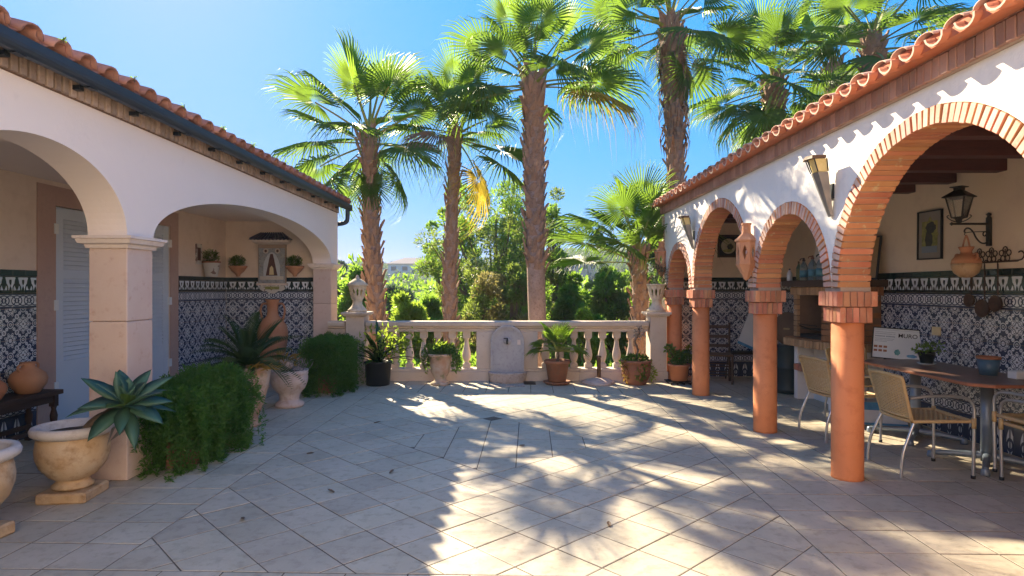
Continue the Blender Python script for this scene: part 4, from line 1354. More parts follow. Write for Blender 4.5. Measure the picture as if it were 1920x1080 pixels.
def jug_hang():
    J = thing('hanging_jug', 'round ochre and terracotta jug hanging on the wall under the lantern', 'jug', (4.31, 5.82, 1.735))
    J.scale = (.82, .82, .82)
    MB().lathe([(0, -.145), (.06, -.138), (.12, -.09), (.148, -.02), (.15, .02)], 24).build('body', MAT['urn'], J, local=True)
    MB().lathe([(.15, .02), (.14, .07), (.10, .115), (.062, .135), (.055, .16), (.075, .20), (.08, .215), (.05, .215), (0, .19)], 24).build('shoulder', MAT['terra'], J, local=True)
    s = MB()
    for sg in (-1, 1):
        s.tube(smooth_path([(0, sg * .055, .21), (0, sg * .03, .29), (0, 0, .35)], 4), .010, 6)
        s.tube(smooth_path([(0, sg * .10, .12), (0, sg * .16, .13), (0, sg * .17, .08), (0, sg * .135, .06)], 4), .013, 6)
    s.build('handle', MAT['terra'], J, local=True)
    h = MB().tube(smooth_path([(.27, 0, .39), (.05, 0, .385), (-.02, 0, .365), (0, 0, .34)], 4), .005, 6)
    h.build('hook', MAT['iron'], J, local=True)
jug_hang()

def rack():
    R = thing('utensil_rack', 'scrolled iron rack of hooks fixed above the tile border', 'rack', (PB, 5.8, 1.76))
    b = MB().box(PB - .02, PB - .008, 5.50, 6.08, 1.757, 1.773)
    for y in (5.95, 5.80, 5.64):
        for k in range(5):
            a = k * 2 * PI / 5 + PI / 2
            cy, cz = y + .045 * math.cos(a), 1.83 + .045 * math.sin(a)
            b.tube([(PB - .015, cy + .026 * math.cos(t * PI / 4), cz + .026 * math.sin(t * PI / 4)) for t in range(9)], .005, 5, cap=False)
        b.tube([(PB - .015, y, 1.77), (PB - .015, y, 1.88)], .005, 5)
    b.tube(smooth_path([(PB - .015, 5.5, 1.765), (PB - .015, 5.45, 1.78), (PB - .015, 5.43, 1.82), (PB - .015, 5.46, 1.85), (PB - .015, 5.49, 1.84)], 4), .006, 5)
    b.build('scrollwork', MAT['rust'], R)
rack()
def pan(label, y, zc, r):
    P = thing('hanging_pan', label, 'pan', (PB - .035, y, zc), 'rusty pans hanging from the iron rack')
    M = Ry(-PI / 2)
    MB().lathe([(0, .0), (r * .8, .002), (r, .03), (r * .97, .032), (r * .76, .008), (0, .006)], 24, M=M).build('dish', MAT['rust'], P, local=True)
    h = MB().tube([(0, 0, r * .95), (0, 0, 1.745 - zc)], .007, 6)
    h.tube(smooth_path([(0, 0, 1.745 - zc), (.0, .0, 1.77 - zc), (.012, 0, 1.785 - zc), (.024, 0, 1.775 - zc)], 3), .005, 5)
    h.build('handle', MAT['rust'], P, local=True)
pan('small rusty pan, farthest from the courtyard front of three on the iron rack', 6.03, 1.40, .066)
pan('largest rusty pan, in the middle of three on the iron rack', 5.86, 1.325, .088)
pan('medium rusty pan, nearest the photographer of three on the iron rack', 5.70, 1.375, .078)
S = thing('light_switch', 'small cream double light switch on the blue wall tiles', 'switch', (PB, 6.55, 1.06))
MB().chbox((-.018, 0, 0), (.008, .065, .045), .004).build('plate', MAT['creamplastic'], S, local=True)
for sg in (-1, 1): MB().chbox((-.028, sg * .028, 0), (.003, .02, .03), .002).build('rocker', MAT['creamplastic'], S, local=True)

# ------------------------------------------------------------ table, chairs
def table():
    t = thing('dining_table', 'long reddish brown table with clipped corners and blue grey steel pedestals', 'table', (4.08, 5.7, 0))
    x0, x1, y0, y1, c = 3.70, 4.44, 4.86, 6.62, .13
    poly = [(x0 + c, y0), (x1 - c, y0), (x1, y0 + c), (x1, y1 - c), (x1 - c, y1), (x0 + c, y1), (x0, y1 - c), (x0, y0 + c)]
    sh = [((x - 4.07) * .985 + 4.07, (y - 5.74) * .994 + 5.74) for x, y in poly]
    MB().hull([(x, y, .722) for x, y in poly], [(x, y, .748) for x, y in poly]).build('edge_band', MAT['tableedge'], t, bevel=.006)
    MB().hull([(x, y, .7485) for x, y in sh], [(x, y, .752) for x, y in sh]).build('tabletop', MAT['tabletop'], t)
    for cy in (5.28, 6.22):
        MB().lathe([(.048, .03), (.048, .70)], 20, (4.09, cy, 0)).build('pedestal', MAT['bluepost'], t)
        MB().box(3.85, 4.33, cy - .04, cy + .04, .70, .72).build('mount_plate', MAT['bluepost'], t)
        f = MB()
        for k in range(4):
            a = PI / 4 + k * PI / 2 + .1
            d = Vector((math.cos(a), math.sin(a), 0))
            f.tube([Vector((4.09, cy, .075)) + d * .03, Vector((4.09, cy, .065)) + d * .2, Vector((4.09, cy, .045)) + d * .40], [.034, .028, .022], 8)
            f.lathe([(.03, 0), (.034, .012), (.028, .05), (.02, .06)], 10, Vector((4.09, cy, 0)) + d * .40)
        f.build('foot', MAT['bluepost'], t)
table()

def weave_panel(mb, P, nu, nv, th=.006, amp=.004):
    """woven strips over a curved patch P(u,v)->(point, normal); horizontal strips over vertical stakes"""
    for j in range(nv):
        v0, v1 = (j + .06) / nv, (j + .94) / nv
        vs = []
        m = nu * 2
        for i in range(m + 1):
            u = i / m
            s = amp * math.sin(PI * (i + j) ) if False else amp * (1 if ((i // 2 + j) % 2) else -1) * (1 if i % 2 else .0)
            for v in (v0, v1):
                p, n = P(u, v)
                vs += [p + n * (s + th / 2), p + n * (s - th / 2)]
        fs = []
        for i in range(m):
            a = i * 4; b = a + 4
            fs += [(a, b, b + 2, a + 2), (a + 1, a + 3, b + 3, b + 1), (a, a + 1, b + 1, b), (a + 2, b + 2, b + 3, a + 3)]
        mb.add(vs, fs, True)
    for i in range(nu + 1):
        u = min(max(i / nu, .01), .99)
        mb.tube([P(u, v)[0] for v in (0, .25, .5, .75, 1)], .004, 4)

def make_chair(label):
    """wicker armchair on aluminium tube, facing +x, origin on the floor under the seat centre"""
    c = thing('wicker_armchair', label, 'chair', (0, 0, 0), 'wicker and aluminium armchairs round the table')
    al, wk = MAT['alu'], MAT['wicker']
    hw = .25
    for s in (-1, 1):
        # arm + front leg in one bend
        p = smooth_path([(-.22, s * hw * .95, .635), (-.08, s * (hw + .01), .655), (.10, s * (hw + .015), .655), (.21, s * (hw + .012), .635), (.255, s * (hw + .01), .57), (.262, s * (hw + .005), .45), (.262, s * hw, .2), (.258, s * hw, 0)], 5)
        MB().tube(p, .0125, 8).build('arm', al, c, local=True)
        p = smooth_path([(-.19, s * hw * .93, .43), (-.235, s * hw * .96, .32), (-.285, s * hw, .18), (-.30, s * hw, .0)], 5)
        MB().tube(p, .0125, 8).build('leg', al, c, local=True)
        MB().lathe([(.0165, .40), (.0165, .485)], 8, (.262, s * (hw + .003), 0)).build('wrapping', wk, c, local=True)
        MB().lathe([(.017, 0), (.017, .025)], 8, (.258, s * hw, .001)).build('foot_cap', MAT['black'], c, local=True)
    # seat frame and woven seat
    f = MB()
    fr = smooth_path([(-.20, -hw * .9, .445), (.0, -hw * .98, .452), (.24, -hw * .96, .455), (.265, -hw * .8, .452), (.27, 0, .448), (.265, hw * .8, .452), (.24, hw * .96, .455), (0, hw * .98, .452), (-.20, hw * .9, .445), (-.215, 0, .44), (-.20, -hw * .9, .445)], 4)
    f.tube(fr, .015, 7, cap=False)
    f.build('seat_frame', wk, c, local=True)
    s_ = MB()
    def PS(u, v):
        y = (u - .5) * 2 * hw * .93
        x = -.19 + v * .44
        z = .452 - .018 * (1 - (2 * u - 1) ** 2) + .006 * math.sin(v * 3)
        return Vector((x, y, z)), Vector((0, 0, 1))
    weave_panel(s_, PS, 14, 22)
    s_.build('seat', wk, c, local=True)
    # backrest
    def PBk(u, v):
        y = (u - .5) * 2 * hw * (.88 + .10 * v)
        x = -.205 - .085 * v - .035 * (1 - (2 * u - 1) ** 2)
        z = .475 + .325 * v + .012 * (1 - (2 * u - 1) ** 2) * v
        return Vector((x, y, z)), Vector((-.96, 0, .27))
    b = MB()
    weave_panel(b, PBk, 14, 24)
    b.build('backrest', wk, c, local=True)
    fb = MB()
    ed = [PBk(0, v)[0] for v in (-.06, .25, .5, .75, .97)] + [PBk(u, 1.0)[0] for u in (.06, .25, .5, .75, .94)] + [PBk(1, v)[0] for v in (.97, .75, .5, .25, -.06)]
    fb.tube(smooth_path(ed, 4), .0155, 7)
    fb.tube([PBk(u, .0)[0] for u in (0, .25, .5, .75, 1)], .012, 6)
    fb.build('back_frame', wk, c, local=True)
    return c
def copy_thing(src, label, loc, rz, group=None):
    r = src.copy(); col.objects.link(r); r.location = loc; r.rotation_euler = (0, 0, rz); r['label'] = label
    if group: r['group'] = group
    for ch in list(src.children):
        d = ch.copy(); col.objects.link(d); d.parent = r
        for g in list(ch.children):
            e = g.copy(); col.objects.link(e); e.parent = d
    return r
ch0 = make_chair('wicker armchair with its woven back to the courtyard, in front of the table')
ch0.location = (3.43, 5.15, 0); ch0.rotation_euler = (0, 0, -.05)
copy_thing(ch0, 'wicker armchair half hidden behind the nearest orange column', (3.36, 6.28, 0), .06)
copy_thing(ch0, 'lower of two stacked wicker armchairs at the near head of the table', (4.13, 4.60, 0), PI / 2 + .02)
u_ = copy_thing(ch0, 'upper of two stacked wicker armchairs at the near head of the table', (4.105, 4.635, .055), PI / 2 + .03)
copy_thing(ch0, 'wicker armchair at the far head of the table beside the barbecue', (3.98, 6.98, 0), -PI / 2 + .1)

# things on the table
def pot_round(mb, r0, r1, h, seg=20, lip=.0, c=(0, 0, 0), M=None):
    return mb.lathe([(r0 * .96, 0), (r0, .01), (r1 - (.004 if lip else 0), h - lip * 1.6), (r1 + lip * .4, h - lip * 1.55), (r1 + lip * .5, h), (r1 * .86, h), (r1 * .84, h - .03), (0, h - .035)], seg, c, M=M)
bp = thing('blue_pot', 'empty round blue pot with red rim on the table', 'pot', (4.21, 5.42, .753))
MB().lathe([(.065, 0), (.088, .14)], 24).build('body', MAT['blue_pot'], bp, local=True)
MB().lathe([(.088, .14), (.092, .142), (.092, .163), (.082, .163), (.08, .12), (0, .11)], 24).build('rim', MAT['terra_dark'], bp, local=True)
nb = thing('napkin_box', 'white napkin box at the right edge of the table', 'box', (4.30, 5.19, .753))
MB().chbox((0, 0, .03), (.07, .05, .03), .004).build('box_body', MAT['white'], nb, local=True)
MB().chbox((0, 0, .064), (.06, .04, .003), .001).build('napkin', MAT['paper'], nb, local=True)

# MURO sign
def sign():
    M = T(4.37, 6.93, .885) @ Rz(-.62) @ Rx(-.16) @ Ry(.05)
    Sg = thing('info_board', 'white printed MURO sign board leaning in the corner behind the table', 'sign', (0, 0, 0))
    Sg.matrix_world = M
    w, h = .50, .335
    MB().box(-w / 2, w / 2, 0, .012, -h / 2, h / 2).build('panel', MAT['paper'], Sg, local=True)
    b = MB()
    for (x0, x1, z0, z1) in ((-w / 2 - .012, w / 2 + .012, h / 2, h / 2 + .012), (-w / 2 - .012, w / 2 + .012, -h / 2 - .012, -h / 2), (-w / 2 - .012, -w / 2, -h / 2, h / 2), (w / 2, w / 2 + .012, -h / 2, h / 2)):
        b.box(x0, x1, -.006, .016, z0, z1)
    b.build('frame', MAT['black'], Sg, local=True)
    # MURO in slab capitals
    f = bpy.data.curves.new('lettering', 'FONT'); f.body = 'MURO'; f.size = .064; f.extrude = .0008; f.offset = .0005; f.align_x = 'LEFT'; f.space_character = 1.0
    fo = bpy.data.objects.new('lettering', f); col.objects.link(fo)
    me = bpy.data.meshes.new_from_object(fo.evaluated_get(bpy.context.evaluated_depsgraph_get()))
    bpy.data.objects.remove(fo); bpy.data.curves.remove(f)
    me.materials.clear(); me.materials.append(MAT['black'])
    o = bpy.data.objects.new('lettering', me); col.objects.link(o); o.parent = Sg
    o.matrix_local = T(-.012, -.003, .075) @ Rx(PI / 2)
    # unreadable small print and faded prints
    t = MB()
    for (z, ws, hh) in ((.125, [.20], .006), (.105, [.17, .02], .007), (.078, [.10, .09], .014), (.05, [.19], .006), (.034, [.18], .005), (.018, [.12], .006)):
        x = -.235
        for w_ in ws:
            n = max(2, int(w_ / .012))
            for k in range(n):
                t.box(x + k * w_ / n, x + (k + .72) * w_ / n, -.0012, -.0002, z - hh / 2, z + hh / 2 * (.7 + .3 * ((k * 7) % 3) / 2))
            x += w_ + .008
    t.box(-w / 2 + .012, w / 2 - .012, -.001, -.0002, h / 2 - .017, h / 2 - .014)
    t.build('small_print', MAT['bluepost'], Sg, local=True)
    s = MB()
    for i in range(3):
        for j in range(2):
            s.box(-.24 + i * .047, -.24 + i * .047 + .035, -.0012, -.0002, -.055 - j * .045, -.03 - j * .045)
    s.build('print_patch', MAT['terra_dark'], Sg, local=True)
    blob(Sg, -.01, -.095, .028, .034, MAT['tealprint'], 'print_emblem', -.0014)
    blob(Sg, .13, -.125, .05, .018, MAT['blueprint'], 'print_emblem', -.0014)
sign()
pb = thing('poster_board', 'blue and white poster board leaning against the barbecue under the table', 'poster', (0, 0, 0))
pb.matrix_world = T(4.02, 6.78, .13) @ Rz(-.3) @ Rx(-.5)
MB().box(-.30, .30, 0, .01, -.13, .13).build('panel', MAT['paper'], pb, local=True)
MB().box(-.30, .30, -.002, -.0005, .04, .13).box(-.30, .30, -.002, -.0005, -.13, -.105).build('blue_band', MAT['blueprint'], pb, local=True)
pb = thing('poster_board', 'tilted white poster board with blue edge behind the second orange column', 'poster', (0, 0, 0))
pb.matrix_world = T(4.02, 10.1, .83) @ Ry(.42) @ Rx(-.12)
MB().box(-.21, .21, 0, .012, -.33, .33).build('panel', MAT['paper'], pb, local=True)
MB().box(-.21, .21, -.002, -.0005, -.33, -.285).box(-.21, .21, -.002, -.0005, .27, .33).build('blue_band', MAT['blueprint'], pb, local=True)
# iron trestle that carries the tilted board
es = thing('easel_table', 'low dark iron console table with arched legs at the far tiled wall', 'table', (4.0, 10.15, 0))
e = MB().box(-.42, .42, -.14, .14, .44, .47)
e.build('top', MAT['iron'], es, local=True)
for sx in (-1, 1):
    for sy in (-1, 1):
        MB().tube(smooth_path([(sx * .38, sy * .11, .44), (sx * .40, sy * .12, .22), (sx * .42, sy * .13, 0)], 4), .012, 6).build('leg', MAT['iron'], es, local=True)
def ladder_chair():
    c = thing('ladder_chair', 'dark wooden ladder back chair at the far tiled wall of the pavilion', 'chair', (3.32, 9.88, 0), None, -.25)
    m = MAT['wood_bench']
    for s in (-1, 1):
        MB().tube([(s * .19, .18, 0), (s * .19, .19, .45), (s * .19, .23, .95)], .017, 8).build('back_post', m, c, local=True)
        MB().tube([(s * .20, -.19, 0), (s * .20, -.19, .45)], .017, 8).build('leg', m, c, local=True)
    for z in (.55, .70, .86): MB().box(-.19, .19, .19 + (z - .45) * .08, .205 + (z - .45) * .08, z, z + .05).build('rung', m, c, local=True)
    MB().chbox((0, 0, .45), (.215, .205, .014), .006).build('seat', MAT['wood_brown'], c, local=True)
    for z in (.15, .28):
        MB().tube([(-.2, -.19, z), (.2, -.19, z)], .010, 6).build('stretcher', m, c, local=True)
        MB().tube([(-.19, .18, z), (.19, .18, z)], .010, 6).build('stretcher', m, c, local=True)
ladder_chair()
dr = thing('metal_drum', 'tall dark green metal drum left of the barbecue', 'drum', (4.02, 8.93, 0))
MB().lathe([(.19, 0), (.19, .04), (.197, .05), (.19, .06), (.19, .36), (.197, .37), (.19, .38), (.19, .66), (.197, .67), (.197, .69), (0, .69)], 28).build('body', MAT['bluegreen'], dr, local=True)
MB().tube([(-.19, -.05, .30), (-.235, -.05, .30)], .008, 6).build('tap', MAT['gold'], dr, local=True)
wb = thing('wooden_board', 'round dark wooden board standing on the drum beside the barbecue', 'board', (3.98, 8.88, .69))
wb.rotation_euler = (0, .08, .5)
MB().lathe([(0, -.012), (.235, -.012), (.24, -.006), (.24, .006), (.235, .012), (0, .012)], 32, (0, 0, .245), M=Ry(PI / 2)).build('disc', MAT['wood_brown'], wb, local=True)
MB().box(-.03, -.014, -.05, .05, .225, .25).build('handle', MAT['gold'], wb, local=True)

# ============================================================ porch things
def bench():
    b = thing('bench', 'dark wooden bench with turned legs against the tiled porch wall', 'bench', (-4.72, 5.3, 0))
    m = MAT['wood_bench']
    MB().box(-4.88, -4.53, 4.4, 6.2, .455, .50).build('seat', m, b, bevel=.006)
    MB().box(-4.86, -4.56, 4.5, 6.1, .385, .453).build('apron', m, b)
    for (x, y) in ((-4.58, 6.13), (-4.83, 6.13), (-4.58, 4.5), (-4.83, 4.5)):
        MB().box(x - .028, x + .028, y - .028, y + .028, .34, .453).lathe([(.02, .09), (.03, .12), (.018, .15), (.03, .2), (.034, .25), (.02, .31), (.028, .34)], 12, (x, y, 0)).box(x - .025, x + .025, y - .025, y + .025, 0, .09).build('leg', m, b)
    MB().box(-4.84, -4.80, 4.5, 6.12, .12, .16).build('stretcher', m, b)
    MB().box(-4.60, -4.56, 4.5, 6.12, .12, .16).build('stretcher', m, b)
bench()
def jug(label, loc, s, mat='terra'):
    j = thing('terracotta_jug', label, 'jug', loc, 'terracotta jugs along the porch')
    MB().lathe([(.085 * s, 0), (.10 * s, .01 * s), (.15 * s, .09 * s), (.158 * s, .14 * s), (.14 * s, .19 * s), (.085 * s, .235 * s), (.058 * s, .25 * s), (.055 * s, .28 * s), (.07 * s, .30 * s), (.055 * s, .30 * s), (0, .27 * s)], 26).build('body', MAT[mat], j, local=True)
    for sg in (-1, 1):
        MB().tube(smooth_path([(0, sg * .06 * s, .285 * s), (0, sg * .115 * s, .275 * s), (0, sg * .125 * s, .24 * s), (0, sg * .10 * s, .22 * s)], 4), .012 * s, 7).build('handle', MAT[mat], j, local=True)
jug('round bellied terracotta jug near the end of the dark bench', (-4.70, 5.96, .50), 1.0)
jug('smaller terracotta jug second on the dark bench at the left edge', (-4.70, 5.52, .50), .8, 'terra_orange')

am = thing('tall_amphora', 'tall terracotta amphora with two handles against the tiled end wall', 'jar', (-3.98, 10.2, 0))
MB().lathe([(.10, 0), (.11, .03), (.17, .3), (.235, .62), (.245, .78), (.22, .90), (.15, 1.00), (.095, 1.06), (.085, 1.14), (.09, 1.26), (.11, 1.31), (.12, 1.33), (.09, 1.33), (0, 1.28)], 28).build('body', MAT['terra'], am, local=True)
for sg in (-1, 1):
    MB().tube(smooth_path([(sg * .09, 0, 1.26), (sg * .17, 0, 1.25), (sg * .20, 0, 1.14), (sg * .17, 0, .98)], 5), .018, 8).build('handle', MAT['terra'], am, local=True)

def shrine():
    s = thing('tile_shrine', 'painted ceramic tile shrine with small tiled roof on the porch end wall', 'shrine', (-4.09, 10.49, 1.6))
    cx, y = -4.09, 10.49
    w = .235
    MB().box(cx - w, cx + w, y - .04, y, 1.60, 2.26).build('body', MAT['mortar'], s)
    tm = MB().chbox((0, 0, 0), (.0735, .006, .0735), .002).mesh('painted_tile', MAT['shrinetile'])
    base = root_loc(s)
    for i in range(3):
        for j in range(4):
            inst('painted_tile', tm, s, T(*(Vector((cx + (i - 1) * .15, y - .044, 1.675 + j * .15)) - base)))
    def plate(pts, d, mat, nm):
        MB().hull([(cx + x, y - .052 - d, z) for x, z in pts], [(cx + x, y - .0485, z) for x, z in pts]).build(nm, mat, s)
    arch = lambda r, zb, zt: [(-r, zb)] + [(-r * math.cos(PI * k / 10) * (1 - .25 * math.sin(PI * k / 10)), zb + (zt - zb) * (.45 + .55 * math.sin(PI * k / 10))) for k in range(11)] + [(r, zb)]
    plate(arch(.14, 1.72, 2.13), .002, MAT['veil'], 'painted_niche')
    plate([(-.10, 1.73), (-.085, 1.80), (-.04, 2.02), (-.02, 2.10), (.02, 2.10), (.04, 2.02), (.085, 1.80), (.10, 1.73)], .005, MAT['robe'], 'painted_robe')
    plate([(-.04, 1.745), (-.03, 1.86), (0, 1.90), (.03, 1.86), (.04, 1.745)], .008, MAT['creamplastic'], 'painted_drape')
    plate([(-.20, 1.66), (-.20, 1.72), (.20, 1.72), (.20, 1.66)], .002, MAT['urn_rim'], 'painted_plinth')
    for sx in (-1, 1):
        pts = [(sx * .10 + .045 * math.cos(k * PI / 6), 2.15 + .045 * math.sin(k * PI / 6)) for k in range(12)]
        plate(pts, .003, MAT['urn_rim'], 'painted_roundel')
        plate([(sx * .10 + .022 * math.cos(k * PI / 6), 2.15 + .025 * math.sin(k * PI / 6)) for k in range(12)], .005, MAT['robe'], 'painted_roundel')
    # cornice
    c = MB()
    for (o0, z0, o1, z1) in ((0.0, 2.262, .05, 2.285), (.05, 2.285, .07, 2.30), (.07, 2.30, .075, 2.335)):
        c.hull([(cx - w - o0, y - .06 - o0, z0), (cx + w + o0, y - .06 - o0, z0), (cx + w + o0, y, z0), (cx - w - o0, y, z0)], [(cx - w - o1, y - .06 - o1, z1), (cx + w + o1, y - .06 - o1, z1), (cx + w + o1, y, z1), (cx - w - o1, y, z1)])
    c.build('cornice', MAT['capstone'], s)
    r = MB().hull([(cx - .35, y - .17, 2.337), (cx + .35, y - .17, 2.337), (cx + .35, y, 2.337), (cx - .35, y, 2.337)], [(cx - .19, y - .04, 2.455), (cx + .19, y - .04, 2.455), (cx + .19, y, 2.455), (cx - .19, y, 2.455)])
    ro = r.build('shrine_roof', MAT['bluetile'], s)
    for k in range(11):
        x0 = cx - .32 + k * .064; x1 = cx - .175 + k * .035
        MB().tube([(x0, y - .172, 2.345), ((x0 + x1) / 2, y - .105, 2.405), (x1, y - .045, 2.46)], [.022, .02, .014], 7).build('small_tile', MAT['bluetile'], ro)
    # scrolled plate under the shrine
    MB().box(cx - w - .02, cx + w + .02, y - .075, y, 1.565, 1.60).build('ledge', MAT['capstone'], s)
    pts = [(-.20, 1.562), (-.215, 1.50), (-.15, 1.462), (-.10, 1.468), (-.05, 1.435), (0, 1.425), (.05, 1.435), (.10, 1.468), (.15, 1.462), (.215, 1.50), (.20, 1.562)]
    MB().hull([(cx + x, y - .03, z) for x, z in pts], [(cx + x, y - .012, z) for x, z in pts]).build('scroll_plate', MAT['whitepot'], s)
    plate2 = [(-.12, 1.545), (-.12, 1.495), (.12, 1.495), (.12, 1.545)]
    MB().hull([(cx + x, y - .033, z) for x, z in plate2], [(cx + x, y - .0302, z) for x, z in plate2]).build('painted_scroll', MAT['paint_yellow'], s)
shrine()
pq = thing('wall_plaque', 'narrow painted tile plaque on the tan porch wall above a white pot', 'plaque', (-4.90, 9.58, 2.05))
MB().box(0.001, .012, -.09, .09, -.16, .16).build('tile', MAT['whitepot'], pq, local=True)
MB().box(.012, .014, -.05, .05, -.10, .10).build('painted_figure', MAT['robe'], pq, local=True)
# ============================================================ plants
def set_tint(me, vals):
    a = me.attributes.new('tint', 'FLOAT', 'POINT')
    a.data.foreach_set('value', np.asarray(vals, dtype=np.float32))

def np_mesh(name, V, F, mat, tint=None, smooth=False):
    """V (n,3); F (m,k) all the same size"""
    me = bpy.data.meshes.new(name)
    V = np.asarray(V, dtype=np.float32); F = np.asarray(F, dtype=np.int32)
    me.vertices.add(len(V)); me.vertices.foreach_set('co', V.ravel())
    m, k = F.shape
    me.loops.add(m * k); me.loops.foreach_set('vertex_index', F.ravel())
    me.polygons.add(m)
    me.polygons.foreach_set('loop_start', np.arange(0, m * k, k, dtype=np.int32))
    me.polygons.foreach_set('use_smooth', np.full(m, smooth))
    if isinstance(mat, (list, tuple)):
        for x in mat: me.materials.append(x)
    else: me.materials.append(mat)
    if tint is not None: set_tint(me, tint)
    me.update(calc_edges=True)
    return me

def leaves_mesh(name, C, D, size, mat, aspect=.45, jit=.35, fold=.15, r=npr):
    """one small folded rhombus leaf per centre C along direction D (n,3)"""
    n = len(C)
    C = np.asarray(C); D = np.asarray(D)
    D = D / np.maximum(np.linalg.norm(D, axis=1, keepdims=True), 1e-6)
    R = r.normal(size=(n, 3))
    S = np.cross(D, R); S /= np.maximum(np.linalg.norm(S, axis=1, keepdims=True), 1e-6)
    N = np.cross(D, S)
    L = (size * (1 + jit * r.uniform(-1, 1, n)))[:, None]
    W = L * aspect
    a = C; b = C + D * L * .45 + S * W * .5 + N * L * fold; c = C + D * L; d = C + D * L * .45 - S * W * .5 + N * L * fold
    V = np.stack([a, b, c, d], 1).reshape(-1, 3)
    F = np.arange(n * 4).reshape(n, 4)
    t = np.repeat(r.uniform(0, 1, n), 4)
    return np_mesh(name, V, F, mat, t)

def link(name, me, parent=None, label=None):
    o = bpy.data.objects.new(name, me); col.objects.link(o)
    if parent: o.parent = parent
    if label: o['label'] = label
    return o

# ------------------------------------------------------------ fan palms
def fan_mesh(name, mat, L=.95, R=1.05, nseg=46, spread=2.55, droop=.5, fold=.22, sag=.12, seed=1, split=.38, wisp=1.0):
    """one fan leaf: petiole along +x from the origin, pleated blade, drooping split tips; mats: blade, petiole"""
    r = random.Random(seed)
    V, F, mi, tint = [], [], [], []
    # petiole: flat channel, 3 sides
    n = 7
    for i in range(n + 1):
        t = i / n
        x = L * t; z = -sag * L * t * t
        w = .030 * (1 - t) + .014
        V += [(x, -w, z + .008), (x, w, z + .008), (x, 0, z - .016)]
        tint += [.9] * 3
    for i in range(n):
        for k in range(3):
            F.append((i * 3 + k, i * 3 + (k + 1) % 3, (i + 1) * 3 + (k + 1) % 3, (i + 1) * 3 + k)); mi.append(1)
    hx, hz = L, -sag * L
    slope = -2 * sag
    def pt(phi, rr, lift=0.0, lat=0.0, dr=0.0):
        # costapalmate: blade folds up at its sides, droops outward
        x = rr * math.cos(phi); y = rr * math.sin(phi)
        z = fold * abs(y) ** 1.0 - .10 * rr * rr * 0 + lift
        z += slope * x * .8
        z -= dr
        # lateral offset across the segment
        x -= lat * math.sin(phi); y += lat * math.cos(phi)
        return (hx + x, y, hz + z)
    base = len(V)
    dphi = 2 * spread / nseg
    for s in range(nseg):
        phi = -spread + (s + .5) * dphi
        Rs = R * (.70 + .30 * math.cos(phi * .55)) * r.uniform(.92, 1.04)
        r0, r1 = .05, Rs * split
        r2, r3 = Rs * .74, Rs
        hw = math.tan(dphi / 2)
        o = len(V)
        d = droop * Rs * r.uniform(.7, 1.35)
        wob = r.uniform(-.05, .05)
        V += [pt(phi, r0), pt(phi - dphi / 2, r1, -.012), pt(phi, r1, .014), pt(phi + dphi / 2, r1, -.012),
              pt(phi + wob * .4, r2, .0, -hw * r1 * .66, d * .24), pt(phi + wob * .4, r2, .012, 0, d * .22), pt(phi + wob * .4, r2, .0, hw * r1 * .66, d * .24),
              pt(phi + wob, r3 * .90, 0, -hw * r1 * .22, d * .66), pt(phi + wob, r3 * .90, .004, hw * r1 * .22, d * .66),
              pt(phi + wob * 1.6, r3 * (1.0 - .25 * min(1, droop)), 0, 0, d * 1.15 * wisp)]
        tt = r.random()
        tint += [tt] * 10
        F += [(o, o + 1, o + 2, o + 2), (o, o + 2, o + 3, o + 3), (o + 1, o + 4, o + 5, o + 2), (o + 2, o + 5, o + 6, o + 3), (o + 4, o + 7, o + 8, o + 5), (o + 5, o + 8, o + 6, o + 6), (o + 7, o + 9, o + 8, o + 8)]
        mi += [0] * 7
    me = bpy.data.meshes.new(name)
    me.from_pydata(V, [], [tuple(dict.fromkeys(f)) for f in F])
    me.materials.append(mat); me.materials.append(MAT['petiole'])
    me.polygons.foreach_set('material_index', mi)
    set_tint(me, tint)
    me.update()
    return me
MAT['petiole'] = surf('palm petiole', (.17, .22, .05), (.24, .24, .07), None, 5, 9, .5, .1, 40)
FAN = {
    'young': [fan_mesh('frond', MAT['palm_young'], 1.05, .95, 44, 2.2, .10, .30, -.02, s) for s in (1, 2)],
    'mid': [fan_mesh('frond', MAT['palm'], 1.15, 1.0, 46, 2.5, .30, .18, .08, s) for s in (3, 4, 5)],
    'old': [fan_mesh('frond', MAT['palm'], 1.1, 1.0, 46, 2.6, .62, .06, .16, s, wisp=1.2) for s in (6, 7, 8)],
    'yellow': [fan_mesh('frond', MAT['palm_yellow'], 1.0, 1.0, 44, 2.5, .75, .02, .25, 9, wisp=1.2)],
    'dead': [fan_mesh('frond', MAT['deadfrond'], .8, .9, 40, 2.2, 1.0, -.1, .3, 10, wisp=1.4)],
}

